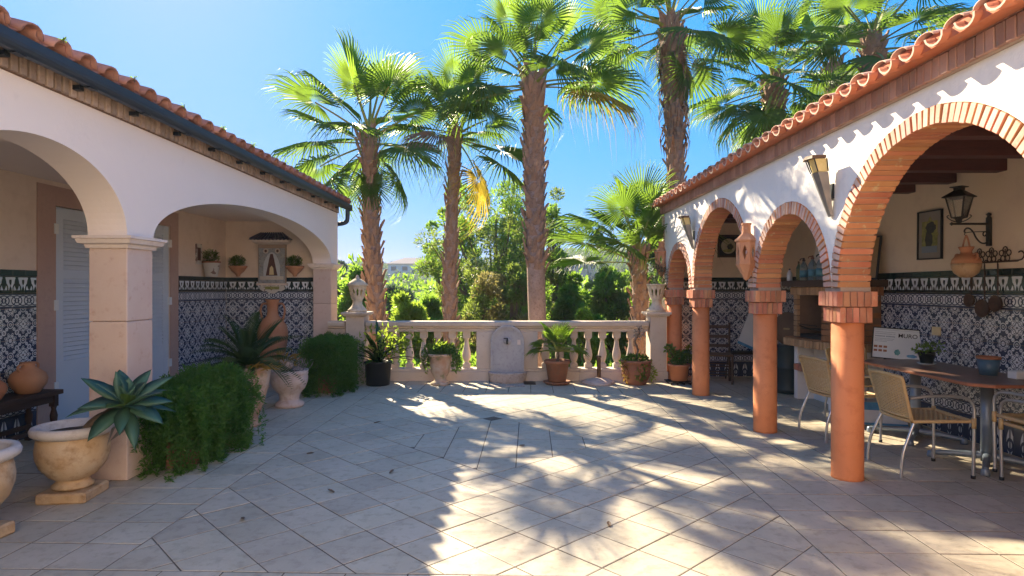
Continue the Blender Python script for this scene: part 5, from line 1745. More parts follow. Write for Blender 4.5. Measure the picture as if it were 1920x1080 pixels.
def palm(label, x, y, z0, ztop, lean, rb, rt, n, scale=1.0, yellow=(), dead=(), boots_from=0.0, seed=0, boot_out=.05, elev=(82, -42), skirt=0, bulge=1.0, group='fan palms beyond the balustrade', extra=()):
    r = random.Random(seed + 50)
    P = thing('fan_palm', label, 'palm tree', (x, y, z0), group)
    H = ztop - z0
    def ax(t): return Vector((lean[0] * t + .04 * math.sin(t * 5 + seed), lean[1] * t, H * t))
    def rad(t): return rb + (rt - rb) * t + .05 * max(0, .12 - t) * 2
    ns = 26
    mb = MB().tube([ax(i / ns) for i in range(ns + 1)], [rad(i / ns) for i in range(ns + 1)], 14)
    mb.build('trunk', MAT['trunk'], P, local=True)
    # old leaf bases in rising spirals
    b = MB()
    z = boots_from * H
    k = 0
    while z < H * .995:
        t = z / H
        c = ax(t); R = rad(t)
        a = k * 2.39996 + r.uniform(-.15, .15)
        grow = 1 + .5 * max(0, (t - .82) / .18)
        w = R * r.uniform(.42, .62) * grow ** .5; hh = r.uniform(.13, .24) * (1 if t < .9 else 1.5)
        out = boot_out * r.uniform(.5, 2.0) * grow
        rr = Vector((math.cos(a), math.sin(a), 0)); tt = Vector((-math.sin(a), math.cos(a), 0)); up = Vector((0, 0, 1))
        tw = r.uniform(-.25, .25)
        A = [c + rr * (R - .02) - tt * w + up * (-.02), c + rr * (R + .006) + up * (-.03), c + rr * (R - .02) + tt * w + up * (-.02)]
        B = [c + rr * (R + out * .5) - tt * w * .55 + tt * tw * .1 + up * hh * .65, c + rr * (R + out * .9 + .012) + tt * tw * .08 + up * hh * .6, c + rr * (R + out * .5) + tt * w * .55 + tt * tw * .1 + up * hh * .65]
        e = r.uniform(.6, 1.25)
        Cc = [c + rr * (R + out * 1.0) - tt * w * .22 + tt * tw * .16 + up * hh * e, c + rr * (R + out * 1.25 + .01) + tt * tw * .16 + up * hh * e * .96, c + rr * (R + out * 1.0) + tt * w * .2 + tt * tw * .16 + up * hh * e]
        b.hull(A, B); b.hull(B, Cc)
        z += .0105 / max(R, .1) * .19 * 1.9; k += 1
    tag(b.build('leaf_base', MAT['boot'], P, local=True), kind='stuff')
    top = ax(1.0)
    for i in range(n):
        t = (i + .5) / n
        el = math.radians(elev[0] + (elev[1] - elev[0]) * t ** .9 + r.uniform(-7, 7))
        az = i * 2.39996 + seed + r.uniform(-.2, .2)
        kind = 'young' if t < .28 else ('mid' if t < .68 else 'old')
        if i in yellow: kind = 'yellow'
        if i in dead: kind = 'dead'
        me = r.choice(FAN[kind])
        s = scale * r.uniform(.88, 1.08) * (.8 if t < .08 else 1)
        M = T(*(top + Vector((0, 0, .10 - .42 * t * scale)))) @ Rz(az) @ Ry(-el) @ Rx(r.uniform(-.5, .5)) @ Matrix.Scale(s, 4)
        o = inst('frond', me, P, M)
        if kind == 'yellow': o['label'] = 'yellowing drooping frond'
    for (az, el, s, kind, roll) in extra:
        M = T(*(top + Vector((0, 0, -.25)))) @ Rz(math.radians(az)) @ Ry(-math.radians(el)) @ Rx(roll) @ Matrix.Scale(s, 4)
        o = inst('frond', r.choice(FAN[kind]), P, M)
        if kind == 'yellow': o['label'] = 'yellowing drooping frond'
    if skirt:
        d = MB()
        for i in range(skirt):
            a = r.uniform(0, 2 * PI); t = r.uniform(.72, .97)
            c = ax(t); R = rad(t) + .05
            rr = Vector((math.cos(a), math.sin(a), 0)); tt = Vector((-math.sin(a), math.cos(a), 0))
            Lh = r.uniform(.3, .75)
            p0 = c + rr * R * .9; p1 = c + rr * (R + .10) - Vector((0, 0, Lh * .5)); p2 = c + rr * (R + .06) - Vector((0, 0, Lh))
            w = r.uniform(.012, .03)
            d.add([p0 - tt * w, p0 + tt * w, p1 + tt * w * 1.3, p1 - tt * w * 1.3, p2], [(0, 1, 2, 3), (3, 2, 4)])
        tag(d.build('dead_skirt', MAT['deadfrond'], P, local=True), kind='stuff')
    return P

def at(px, py, Y): return ((px - 960) / FPX * Y, Y, EYE - (py - 540) / FPX * Y)
# (azimuth is measured from +x; the camera looks along +y, so -90 points at the camera)
def zat(py, Y): return EYE + (540 - py) / FPX * Y
palm('fan palm with ragged reddish trunk nearest the white house', at(714, 0, 11.4)[0], 11.4, -1.3, zat(248, 11.4), (-.20, 0), .172, .135, 17, .90, seed=1, boot_out=.045, elev=(82, -4),
     extra=((178, -14, .9, 'old', .2), (196, -36, .85, 'old', -.2), (170, -52, .7, 'old', .3), (8, -44, .7, 'old', -.2), (-75, -72, .62, 'mid', .3), (160, 30, .95, 'mid', 0)))
palm('slimmer fan palm standing second from the white house', at(843, 0, 12.0)[0], 12.0, -1.3, zat(238, 12.0), (.10, 0), .138, .108, 15, .76, seed=2, boot_out=.032, elev=(84, 4), dead=(14,),
     extra=((-8, -22, .92, 'old', .1), (4, -48, .85, 'yellow', .5), (-30, -14, .95, 'mid', .2)))
palm('tallest thick trunked fan palm in the middle behind the fountain', at(1021, 0, 11.0)[0], 11.0, -1.3, zat(140, 11.0), (-.26, 0),   .155, .17, 17, .91, yellow=(), boots_from=.47, seed=3, boot_out=.045, elev=(80, 0),
     extra=((-6, 8, 1.0, 'yellow', .2), (2, 14, 1.05, 'old', -.2), (182, -5, .95, 'old', .2)))
palm('shaggy fan palm with hanging dead skirt rising behind the pavilion eave', at(1280, 0, 13.0)[0], 13.0, -1.3, zat(38, 13.0), (-.28, 0), .165, .175, 18, 1.04, seed=4, boot_out=.055, skirt=170, elev=(80, -12),
     extra=((-35, -62, .8, 'old', .1), (188, -80, .62, 'dead', .2), (205, -84, .55, 'dead', -.3), (-70, -82, .5, 'dead', 0), (175, -2, 1.0, 'old', .2), (5, 2, 1.0, 'mid', 0)))
palm('fan palm half hidden by the pavilion roof with a short visible trunk', at(1447, 0, 14.5)[0], 14.5, -1.3, zat(150, 14.5), (.05, 0), .21, .20, 19, 1.02, seed=5, boot_out=.06, elev=(82, -30),
     extra=((184, -30, .95, 'old', 0), (170, -10, 1.0, 'mid', .2), (200, -50, .9, 'old', .2)))
palm('rightmost fan palm with its crown resting above the tiled roof', at(1640, 0, 13.5)[0], 13.5, -1.3, zat(72, 13.5), (0, 0), .21, .20, 17, 1.12, seed=6, boot_out=.05, elev=(84, -25))
palm('fan palm behind the right roof between the two rightmost crowns', at(1560, 0, 16.5)[0], 16.5, -1.3, zat(120, 16.5), (0, 0), .21, .20, 13, 1.0, seed=9, boot_out=.05, elev=(84, -30))
palm('small young fan palm with short hairy trunk beside the right pedestal', at(1196, 0, 11.3)[0], 11.3, -1.0, zat(468, 11.3), (.0, 0), .155, .135, 15, .80, seed=17, boot_out=.045, elev=(86, 18),
     extra=((185, 25, .9, 'mid', .2), (178, 5, .85, 'mid', -.2), (-10, 20, .8, 'mid', .1), (-95, 30, .75, 'mid', .1)), group=None)

# ------------------------------------------------------------ broadleaf and pine trees
def tree(name, label, cat, x, y, z0, h, rx, mat, n_leaf, size, seed, trunk_r=.14, crown_from=.3, clumps=40, ry=None, aspect=.45, mat2=None, frac2=.3, bark='bark', up=.3, group=None, clr=.30, spread=1.0, ncore=0):
    r = np.random.RandomState(seed)
    ry = ry or rx
    t = thing(name, label, cat, (x, y, z0), group)
    mb = MB()
    top = Vector((r.uniform(-.1, .1) * rx, r.uniform(-.1, .1) * rx, h * .82))
    tr = [Vector((0, 0, 0)), Vector((r.uniform(-.06, .06) * rx, 0, h * .25)), Vector((r.uniform(-.12, .12) * rx, 0, h * .5)), top]
    tp = smooth_path(tr, 4)
    mb.tube(tp, [trunk_r * (1 - .85 * i / (len(tp) - 1)) for i in range(len(tp))], 8)
    # clump centres inside an uneven crown envelope
    cs = []
    lob = r.uniform(-.3, .3, 6)
    while len(cs) < clumps:
        p = r.uniform(-1, 1, 3)
        q = np.linalg.norm(p)
        if q > 1 or q < .45 * r.uniform(0, 1) + .2: continue
        a = math.atan2(p[1], p[0])
        k = 1 + lob[int((a + PI) / (2 * PI) * 5.999)] * .8
        zc = h * (crown_from + (1 - crown_from) * (p[2] * .5 + .5))
        taper = 1 - .35 * max(0, p[2])
        cs.append((p[0] * rx * k * taper, p[1] * ry * k * taper, zc))
    cs = np.array(cs)
    for c in cs[:: max(1, len(cs) // 26)]:
        s = tp[min(len(tp) - 1, int(len(tp) * np.clip(c[2] / h * .75, .15, .95)))]
        m = (s + Vector(c)) / 2 + Vector((0, 0, -.06 * h))
        mb.tube([s, m, Vector(c)], [trunk_r * .38, trunk_r * .22, trunk_r * .06], 5)
    mb.build('trunk', MAT[bark], t, local=True)
    per = n_leaf // clumps
    C, D = [], []
    for c in cs:
        R = clr * rx * r.uniform(.6, 1.25)
        d = r.normal(size=(per, 3)); d /= np.linalg.norm(d, axis=1, keepdims=True)
        rad = R * r.uniform(.25, 1, (per, 1)) ** .6
        o = d * rad * np.array([1, 1, .8])
        C.append(c + o); D.append(d + np.array([0, 0, up]) + r.normal(size=(per, 3)) * .5)
    C, D = np.concatenate(C), np.concatenate(D)
    if mat2:
        sel = r.uniform(size=len(cs)).repeat(per) < frac2
        link('foliage', leaves_mesh('foliage', C[~sel], D[~sel], size, MAT[mat], aspect, r=r), t)
        link('foliage', leaves_mesh('foliage', C[sel], D[sel], size, MAT[mat2], aspect, r=r), t)
    else:
        link('foliage', leaves_mesh('foliage', C, D, size, MAT[mat], aspect, r=r), t)
    return t
def tree_px(name, label, cat, px0, px1, ptop, Y, z0=None, **k):
    x0, x1 = (px0 - 960) / FPX * Y, (px1 - 960) / FPX * Y
    z0 = hgt(0, Y) - .1 if z0 is None else z0
    return tree(name, label, cat, (x0 + x1) / 2, Y, z0, zat(ptop, Y) - z0, (x1 - x0) / 2 * .92, **k)
tree_px('pine_tree', 'broad olive green pine with brownish twigs behind the middle palms', 'tree', 795, 1062, 335, 19, mat='pine', n_leaf=34000, size=.13, seed=3, trunk_r=.2, clumps=120, mat2='bush', frac2=.3, aspect=.28, crown_from=.18, clr=.17, up=.5)
tree_px('pine_tree', 'lighter pine branches reaching left of the slim palm', 'tree', 790, 905, 345, 21, mat='bush', n_leaf=9000, size=.13, seed=5, trunk_r=.12, clumps=40, aspect=.3, crown_from=.35, clr=.2, up=.5)
tree_px('pine_tree', 'slender pine crown right of the tallest palm', 'tree', 1000, 1072, 350, 22, mat='pine', n_leaf=9000, size=.13, seed=8, trunk_r=.1, clumps=40, aspect=.3, crown_from=.3, clr=.32, up=.5, mat2='bush', frac2=.4)
tree_px('leafy_tree', 'bright green leafy tree beside the left stone lantern', 'tree', 628, 720, 508, 19, mat='bush', n_leaf=14000, size=.15, seed=11, clumps=36, crown_from=.12, mat2='bush_lime', frac2=.35)
tree_px('leafy_tree', 'low dark green tree between the two left palms', 'tree', 715, 800, 560, 17, mat='bush_dark', n_leaf=12000, size=.12, seed=12, clumps=30, crown_from=.1, mat2='bush', frac2=.5)
tree_px('bamboo_clump', 'lime green plumed shrub left of the slim palm', 'shrub', 735, 800, 530, 15.5, mat='bush_lime', n_leaf=9000, size=.20, seed=13, clumps=22, crown_from=.08, aspect=.22, up=1.0, trunk_r=.05)
tree_px('bamboo_clump', 'tall lime green plumed shrub touching the slim palm', 'shrub', 778, 848, 515, 16.5, mat='bush_lime', n_leaf=9000, size=.20, seed=14, clumps=22, crown_from=.08, aspect=.22, up=1.0, trunk_r=.05, mat2='bush', frac2=.4)
tree_px('leafy_shrub', 'brownish open shrub behind the fountain', 'shrub', 850, 960, 505, 14.5, mat='pine_brown', n_leaf=9000, size=.10, seed=15, clumps=34, crown_from=.1, aspect=.3, mat2='pine', frac2=.5, trunk_r=.06)
tree_px('leafy_shrub', 'olive shrub directly left of the tallest palm', 'shrub', 915, 1008, 480, 15.5, mat='pine_brown', n_leaf=9000, size=.11, seed=16, clumps=34, crown_from=.1, aspect=.3, mat2='pine', frac2=.5, trunk_r=.07)
tree_px('leafy_tree', 'rounded green tree right of the tallest palm', 'tree', 1030, 1125, 522, 18, mat='bush', n_leaf=15000, size=.13, seed=17, clumps=44, crown_from=.1, mat2='bush_dark', frac2=.35)
tree_px('leafy_shrub', 'low bright shrub close behind the right balusters', 'shrub', 1065, 1130, 570, 14, mat='bush_lime', n_leaf=7000, size=.10, seed=18, clumps=26, crown_from=.05, mat2='bush', frac2=.5, trunk_r=.05)
tree_px('leafy_tree', 'olive green tree below the small far villa', 'tree', 1095, 1205, 490, 20, mat='pine', n_leaf=16000, size=.13, seed=19, clumps=50, crown_from=.1, mat2='bush', frac2=.45)
tree_px('leafy_tree', 'tall dark green tree behind the small young palm', 'tree', 1185, 1300, 405, 17, mat='bush_dark', n_leaf=18000, size=.13, seed=20, clumps=54, crown_from=.1, mat2='bush', frac2=.4)
tree_px('leafy_tree', 'green tree seen over the far corner of the pavilion roof', 'tree', 1215, 1330, 390, 21, mat='bush', n_leaf=12000, size=.15, seed=21, clumps=40, crown_from=.1, mat2='bush_dark', frac2=.4)
tree_px('conifer', 'bluish conifer on the skyline next to the white house', 'tree', 622, 655, 478, 60, mat='bush_blue', n_leaf=5000, size=.35, seed=22, clumps=24, crown_from=.1, trunk_r=.25)
tree_px('conifer', 'thin wispy conifer on the skyline left of the far villa', 'tree', 1050, 1078, 468, 55, mat='bush_blue', n_leaf=2600, size=.32, seed=23, clumps=20, crown_from=.35, trunk_r=.18, aspect=.25)
tree_px('leafy_tree', 'dark bushy tree left of the stone lantern and the house corner', 'tree', 600, 690, 525, 26, mat='bush_dark', n_leaf=9000, size=.2, seed=24, clumps=30, crown_from=.1, mat2='bush', frac2=.5)
tree_px('leafy_tree', 'mid green tree below the left far villa', 'tree', 690, 790, 535, 30, mat='bush_blue', n_leaf=9000, size=.22, seed=25, clumps=30, crown_from=.1, mat2='bush', frac2=.5)
tree_px('leafy_tree', 'green tree in the dip behind the middle palms', 'tree', 985, 1075, 505, 28, mat='bush', n_leaf=9000, size=.2, seed=26, clumps=30, crown_from=.1, mat2='bush_blue', frac2=.5)
# outside the frame, left of the house: a palm whose crown shades the foreground
# low undergrowth at the foot of the terrace wall (nobody could count it)
def undergrowth():
    r = np.random.RandomState(5)
    n = 60000
    x = r.uniform(-9, 9, n); y = 11.2 + 5.0 * r.uniform(0, 1, n) ** 1.2
    top = .15 + .55 * np.sin(x * 1.7 + y) * np.cos(y * 1.3 + x * .6) + .2 * np.sin(x * 4.1)
    z = -1.35 + (1.15 + .5 * top) * r.uniform(0, 1, n) ** .7
    keep = ~((np.abs(x - .6) < .35) & (y < 11.4)) 
    C = np.stack([x, y, z], 1)[keep]
    D = r.normal(size=(len(C), 3)) + np.array([0, -.2, .9])
    o = link('undergrowth', leaves_mesh('undergrowth', C, D, .13, MAT['bush'], .4, r=r))
    tag(o, kind='stuff')
undergrowth()
def far_wood():
    r = np.random.RandomState(9)
    C, D = [], []
    for k in range(2600):
        y = 45 + 240 * r.uniform() ** .8
        x = r.uniform(-.62, .62) * y
        z = hgt(x, y)
        R = r.uniform(1.2, 3.0)
        m = int(16 + 26 * (1 - y / 300))
        d = r.normal(size=(m, 3)); d /= np.linalg.norm(d, axis=1, keepdims=True)
        d[:, 2] = np.abs(d[:, 2])
        C.append(np.array([x, y, z]) + d * np.array([R, R, R * 1.1]) * r.uniform(.6, 1, (m, 1)))
        D.append(d + r.normal(size=(m, 3)) * .5)
    C, D = np.concatenate(C), np.concatenate(D)
    tag(link('far_wood', leaves_mesh('far_wood', C, D, 1.1, MAT['far_wood'], .7, r=r)), kind='stuff')
far_wood()
def valley_wood():
    r = np.random.RandomState(19)
    C, D = [], []
    for k in range(620):
        y = r.uniform(21, 46)
        x = r.uniform(-.5, .55) * y
        z = r.uniform(-4.2, 1.75 + .25 * math.sin(x * .9) + .3 * math.sin(x * .31 + y * .2))
        R = r.uniform(.5, 1.1)
        d = r.normal(size=(60, 3)); d /= np.linalg.norm(d, axis=1, keepdims=True)
        C.append(np.array([x, y, z]) + d * R * r.uniform(.5, 1, (60, 1)))
        D.append(d + r.normal(size=(60, 3)) * .5 + np.array([0, 0, .3]))
    tag(link('valley_wood', leaves_mesh('valley_wood', np.concatenate(C), np.concatenate(D), .30, MAT['bush'], .45, r=r)), kind='stuff')
valley_wood()

def villa(label, px, py, Y, w, h, roofh, wall, roofm):
    x = (px - 960) / FPX * Y; z = zat(py, Y)
    v = thing('villa', label, 'house', (x, Y, z))
    d = w * .6
    MB().box(-w / 2, w / 2, 0, d, -6, h).box(-w * .9, -w / 2 - .02, 1, d, -6, h * .55).build('wall', wall, v, local=True)
    o = .6
    r = MB().hull([(-w / 2 - o, -o, h + .02), (w / 2 + o, -o, h + .02), (w / 2 + o, d + o, h + .02), (-w / 2 - o, d + o, h + .02)], [(-w * .18, d * .42, h + roofh), (w * .18, d * .42, h + roofh), (w * .18, d * .58, h + roofh), (-w * .18, d * .58, h + roofh)]).build('roof', roofm, v, local=True)
    MB().box(w * .25, w * .33, d * .5, d * .58, h + roofh * .3, h + roofh + .7).build('chimney', wall, r, local=True)
    n = 4
    for k in range(n):
        cx = -w / 2 + (k + .5) * w / n
        f = MB().box(cx - w * .075, cx + w * .075, -.12, -.01, h * .32, h * .8).build('window', MAT['shutter'], v, local=True)
        MB().box(cx - w * .06, cx + w * .06, -.15, -.122, h * .36, h * .76).build('pane', MAT['paint_dark'], f, local=True)
villa('pale far villa with tan roof on the left skyline', 770, 515, 190, 14, 3.4, 2.0, MAT['plaster_cream'], MAT['brick_eave'])
villa('pinkish far villa with brown hipped roof on the right skyline', 1092, 511, 150, 6.5, 2.4, 1.3, MAT['surround'], MAT['rooftile_old'])

# ============================================================ potted plants in the courtyard
def potted(name, label, cat, loc, prof, mat, seg=28, group=None, wob=0, rimmat=None, rimprof=None):
    p = thing(name, label, cat, loc, group)
    po = MB().lathe(prof, seg, wob=wob).build('pot', mat, p, local=True)
    if rimprof: MB().lathe(rimprof, seg).build('rim', rimmat or mat, po, local=True)
    return p
def soil(p, r, z): MB().lathe([(r, z - .012), (r * .6, z), (0, z + .006)], 20).build('soil', MAT['soil'], p, local=True)

AG = [(.085, .075), (.13, .085), (.135, .10), (.105, .125), (.10, .135), (.115, .15), (.15, .17), (.205, .24), (.228, .31), (.232, .36), (.225, .42), (.215, .455)]
AGR = [(.214, .452), (.235, .462), (.258, .48), (.262, .505), (.25, .528), (.225, .532), (.205, .515), (.20, .47)]
def agave_pot(label, x, y, sc_=1.0, rz=0):
    p = thing('potted_plant', label, 'potted plant', (x, y, 0), None, rz)
    po = MB().lathe([(r * sc_, z * sc_) for r, z in AG], 32).build('pot', MAT['urn'], p, local=True)
    MB().lathe([(r * sc_, z * sc_) for r, z in AGR], 32).build('rim', MAT['urn_rim'], po, local=True)
    MB().chbox((0, 0, .037 * sc_), (.165 * sc_, .165 * sc_, .037 * sc_), .012).build('foot', MAT['urn'], po, local=True)
    soil(p, .205 * sc_, .485 * sc_)
    return p
def leaf_strip(L, W, arch, fold=.25, n=7, thick=.012, tipw=.0, curl=0.0):
    """succulent leaf along +x, arching down by `arch`"""
    V, F = [], []
    for i in range(n + 1):
        t = i / n
        w = W * (math.sin(PI * min(1, .22 + .78 * t)) ** .75 if t < .999 else 0) * (1 - .0 * t)
        w = W * ((.55 + .9 * t) if t < .5 else 1.0 * (1 - ((t - .5) / .5) ** 1.9)) if t < .999 else 0.0
        x = L * t; z = -arch * L * t * t + curl * L * t ** 3
        V += [(x, -w, z + fold * w), (x, 0, z + thick * (1 - t)), (x, w, z + fold * w), (x, 0, z - thick * 1.2 * (1 - t) - .002)]
    for i in range(n):
        a, b = i * 4, i * 4 + 4
        F += [(a, b, b + 1, a + 1), (a + 1, b + 1, b + 2, a + 2), (a + 2, b + 2, b + 3, a + 3), (a + 3, b + 3, b, a)]
    return V, F
def agave():
    p = agave_pot('stoneware urn with a big blue green agave leaning out to the right', -3.19, 4.46, 1.0, .12)
    st = MB().tube(smooth_path([(.10, -.05, .46), (.20, -.08, .56), (.30, -.10, .61), (.40, -.12, .66)], 4), [.045] * 8 + [.05] * 4 + [.04], 10)
    st.build('stem', MAT['bark'], p, local=True)
    c = Vector((.42, -.13, .67))
    r = random.Random(4)
    n = 30
    tilt = Vector((.24, -.36, .90)).normalized().to_track_quat('Z', 'Y').to_matrix().to_4x4()
    for i in range(n):
        t = i / n
        el = math.radians(87 - 104 * t ** 1.0 + r.uniform(-7, 7))
        az = i * 2.39996 + .4
        L = .265 * (.70 + .45 * min(1, t * 3)) * r.uniform(.85, 1.08)
        V, F = leaf_strip(L, .056 * r.uniform(.85, 1.15), .16 + .20 * t, .30, 8, .010, curl=r.uniform(-.1, .12))
        me = bpy.data.meshes.new('leaf'); me.from_pydata(V, [], F)
        me.polygons.foreach_set('use_smooth', [True] * len(F))
        pale = i in (7, 12)
        me.materials.append(MAT['agave_pale' if pale else 'agave']); set_tint(me, [r.random()] * len(V)); me.update()
        o = inst('leaf', me, p, T(*c) @ tilt @ Rz(az) @ Ry(-el) @ Rx(r.uniform(-.25, .25)) @ T(.02, 0, 0))
        if pale: o['label'] = 'fresh pale green leaf'
    d = leaves_mesh('dry_leaf', np.array([c + Vector((0, 0, -.08))] * 7), np.array([[math.cos(a), math.sin(a), -1.4] for a in range(7)]), .16, MAT['dry'], .25)
    link('dry_leaf', d, p)
agave()
p = agave_pot('stoneware urn cut off by the left edge with grassy tuft at its foot', -3.27, 3.66, 1.05, -.1)
g_ = np.random.RandomState(3)
C = np.zeros((60, 3)); C[:, 0] = g_.normal(.16, .03, 60); C[:, 1] = g_.normal(-.2, .03, 60)
link('grass_tuft', leaves_mesh('grass_tuft', C, g_.normal(size=(60, 3)) * .5 + np.array([0, 0, 1]), .12, MAT['bush_lime'], .08, r=g_), p)

def fern_hedge(label, x0, x1, y0, y1, h, n, seed, mat='asparagus', trail=1.0):
    """feathery asparagus fern: many arching strands, each lined with tiny needles, in uneven mounds"""
    r = np.random.RandomState(seed)
    p = thing('asparagus_fern', label, 'fern', ((x0 + x1) / 2, (y0 + y1) / 2, 0), 'feathery ferns along the house')
    C, D = [], []
    cx, cy = (x1 - x0) / 2, (y1 - y0) / 2
    heads = [(r.uniform(-.35, .35) * cx, -cy * .72 + 1.44 * cy * (k + .5) / 5 + r.uniform(-.05, .05), h * r.uniform(.80, 1.02)) for k in range(5)]
    for k in range(n):
        hx, hy, hh = heads[r.randint(len(heads))]
        a = r.uniform(0, 2 * PI)
        d = np.array([math.cos(a), math.sin(a)])
        m = 46
        t = np.linspace(0, 1, m)
        reach = r.uniform(.10, 1.0) ** .6 * cx * 1.05
        if r.uniform() < .14: reach *= 1.28
        lim = .62
        q = np.minimum(1, t / lim) ** .85
        P = np.zeros((m, 3))
        P[:, 0] = hx + d[0] * reach * q
        P[:, 1] = hy + d[1] * reach * q * 1.3
        topz = hh * r.uniform(.80, 1.03)
        drop = hh * r.uniform(.15, 1.15) * trail * min(1, .35 + reach / cx * .8)
        P[:, 2] = h * .35 + (topz - h * .35) * np.sin(np.minimum(1, t * 2.4) * PI / 2) - .10 * hh * q ** 2 - drop * np.maximum(0, (t - lim * .8) / (1 - lim * .8)) ** 1.1
        P += np.cumsum(r.normal(size=P.shape) * .0035, axis=0)
        P[:, 2] = np.maximum(.012, P[:, 2])
        for _ in range(4):
            C.append(P + r.normal(size=P.shape) * .010)
            D.append(r.normal(size=P.shape) + np.array([d[0] * .5, d[1] * .5, .25]))
    C, D = np.concatenate(C), np.concatenate(D)
    ok = (C[:, 0] + (x0 + x1) / 2) > x0 - .12
    link('foliage', leaves_mesh('foliage', C[ok], D[ok], .046, MAT[mat], .24, r=r), p)
    MB().box(-cx * .35, cx * .35, -cy * .7, cy * .7, 0, h * .30).build('planter', MAT['terra_dark'], p, local=True)
    MB().box(-cx * .30, cx * .30, -cy * .66, cy * .66, h * .30, h * .33).build('soil', MAT['soil'], p, local=True)
    return p
fern_hedge('big feathery green fern mound beside the near pillar and agave', -3.10, -2.52, 4.98, 6.22, .84, 820, 1)
fern_hedge('feathery green fern mound at the far end of the house by the black pot', -3.02, -2.34, 8.70, 9.75, .88, 760, 2)

# tall urn with a sago palm
SU = [(.13, 0), (.145, .02), (.12, .05), (.105, .09), (.12, .12), (.17, .25), (.215, .42), (.235, .56), (.24, .60), (.255, .61), (.258, .645), (.23, .65), (.21, .63), (.20, .58)]
sg = potted('potted_plant', 'tall mossy terracotta urn holding a dark sago palm', 'potted plant', (-2.92, 6.78, 0), SU, MAT['urn_moss'])
soil(sg, .205, .60)
def pinnate(L, W, n, arch, mat, seed, up=.35):
    r = np.random.RandomState(seed)
    t = np.linspace(.08, 1, n)
    x = L * t; z = L * (.15 * t - arch * t ** 2.2)
    C, D = [], []
    for s in (-1, 1):
        C.append(np.stack([x, np.zeros(n), z], 1))
        D.append(np.stack([np.full(n, .55) + .4 * t, np.full(n, s * 1.0), np.full(n, up)], 1))
    C, D = np.concatenate(C), np.concatenate(D)
    ln = W * np.sin(np.clip(np.concatenate([t, t]) * .85 + .12, 0, 1) * PI) ** .6
    N = len(C)
    Dn = D / np.linalg.norm(D, axis=1, keepdims=True)
    S = np.cross(Dn, np.array([0, 0, 1.0])); S /= np.linalg.norm(S, axis=1, keepdims=True)
    w = (L / n * .42)
    V = np.stack([C - S * w * .5, C + S * w * .5, C + Dn * ln[:, None] * .6 + S * w * .5 - np.array([0, 0, .0]), C + Dn * ln[:, None] - np.array([0, 0, 1.0]) * ln[:, None] * .12, C + Dn * ln[:, None] * .6 - S * w * .5], 1).reshape(-1, 3)
    F = np.arange(N * 5).reshape(N, 5)
    st = np.stack([x, np.zeros(n), z], 1)
    me = np_mesh('frond', V, F, mat, np.repeat(r.uniform(size=N), 5))
    return me
SAGO = [pinnate(.62, .13, 34, .25, MAT['sago'], 1), pinnate(.58, .13, 34, .55, MAT['sago'], 2), pinnate(.60, .13, 34, .85, MAT['sago'], 3)]
for i in range(30):
    t = i / 30
    inst('frond', SAGO[min(2, int(t * 3))], sg, T(0, 0, .64) @ Rz(i * 2.39996 + .7) @ Ry(-math.radians(78 - 72 * t + rnd.uniform(-6, 6))) @ Matrix.Scale(rnd.uniform(.85, 1.1), 4))
link('dry_frond', leaves_mesh('dry_frond', np.array([[.16, -.10, .655]] * 40) + npr.normal(size=(40, 3)) * np.array([.07, .05, .01]), npr.normal(size=(40, 3)) * np.array([1, 1, .25]) + np.array([.8, -.5, 0]), .15, MAT['dry_yellow'], .2), sg)

BU = [(.17, 0), (.18, .03), (.165, .06), (.13, .08), (.12, .11), (.135, .16), (.14, .18), (.19, .23), (.225, .31), (.235, .38), (.225, .40), (.235, .42), (.24, .47), (.22, .475), (.20, .44)]
bu = potted('potted_plant', 'pinkish weathered urn with chipped rim and dry grey stems', 'potted plant', (-2.86, 7.88, 0), BU, MAT['urn_pink'], wob=.015)
soil(bu, .205, .45)
MB().lathe([(.0, .46), (.10, .47), (.13, .53), (.09, .60), (.05, .64), (0, .65)], 16, (-.06, .02, 0), wob=.1).build('root_stump', MAT['urn_pink'], bu, local=True)
C = npr.normal(size=(160, 3)) * np.array([.09, .09, .04]) + np.array([.05, 0, .50])
link('dry_stem', leaves_mesh('dry_stem', C, npr.normal(size=(160, 3)) * .5 + np.array([.3, 0, .9]), .09, MAT['dry'], .14), bu)['kind'] = 'stuff'
link('dry_leaf', leaves_mesh('dry_leaf', npr.normal(size=(50, 3)) * np.array([.10, .06, .03]) + np.array([-.05, -.05, .62]), npr.normal(size=(50, 3)) + np.array([.5, -.4, .2]), .13, MAT['dry_yellow'], .25), bu)

# black pot with long glossy leaves
bk = potted('potted_plant', 'black plastic pot of dark glossy strap leaves in the far left corner', 'potted plant', (-2.10, 9.62, 0), [(.17, 0), (.18, .01), (.205, .34), (.22, .345), (.22, .375), (.20, .375), (.19, .33)], MAT['black_pot'])
soil(bk, .19, .345)
def strap_leaves(p, n, L, W, mat, z, seed, elr=(85, 15), arch=(.2, .7), name='leaf'):
    r = random.Random(seed)
    for i in range(n):
        t = i / n
        V, F = leaf_strip(L * r.uniform(.7, 1.1), W * r.uniform(.8, 1.2), r.uniform(*arch), .2, 7, .004)
        me = bpy.data.meshes.new(name); me.from_pydata(V, [], F); me.materials.append(mat); set_tint(me, [r.random()] * len(V)); me.update()
        inst(name, me, p, T(r.uniform(-.04, .04), r.uniform(-.04, .04), z) @ Rz(i * 2.39996 + seed) @ Ry(-math.radians(elr[0] + (elr[1] - elr[0]) * t)) @ Rx(r.uniform(-.4, .4)))
MAT['strap'] = leafmat('dark glossy strap leaf', (.018, .05, .016), (.035, .08, .02), (.14, .26, .04), .25, rough=.25)
strap_leaves(bk, 26, .66, .035, MAT['strap'], .35, 2)
C = npr.normal(size=(260, 3)) * np.array([.22, .12, .12]) + np.array([.12, -.02, .66])
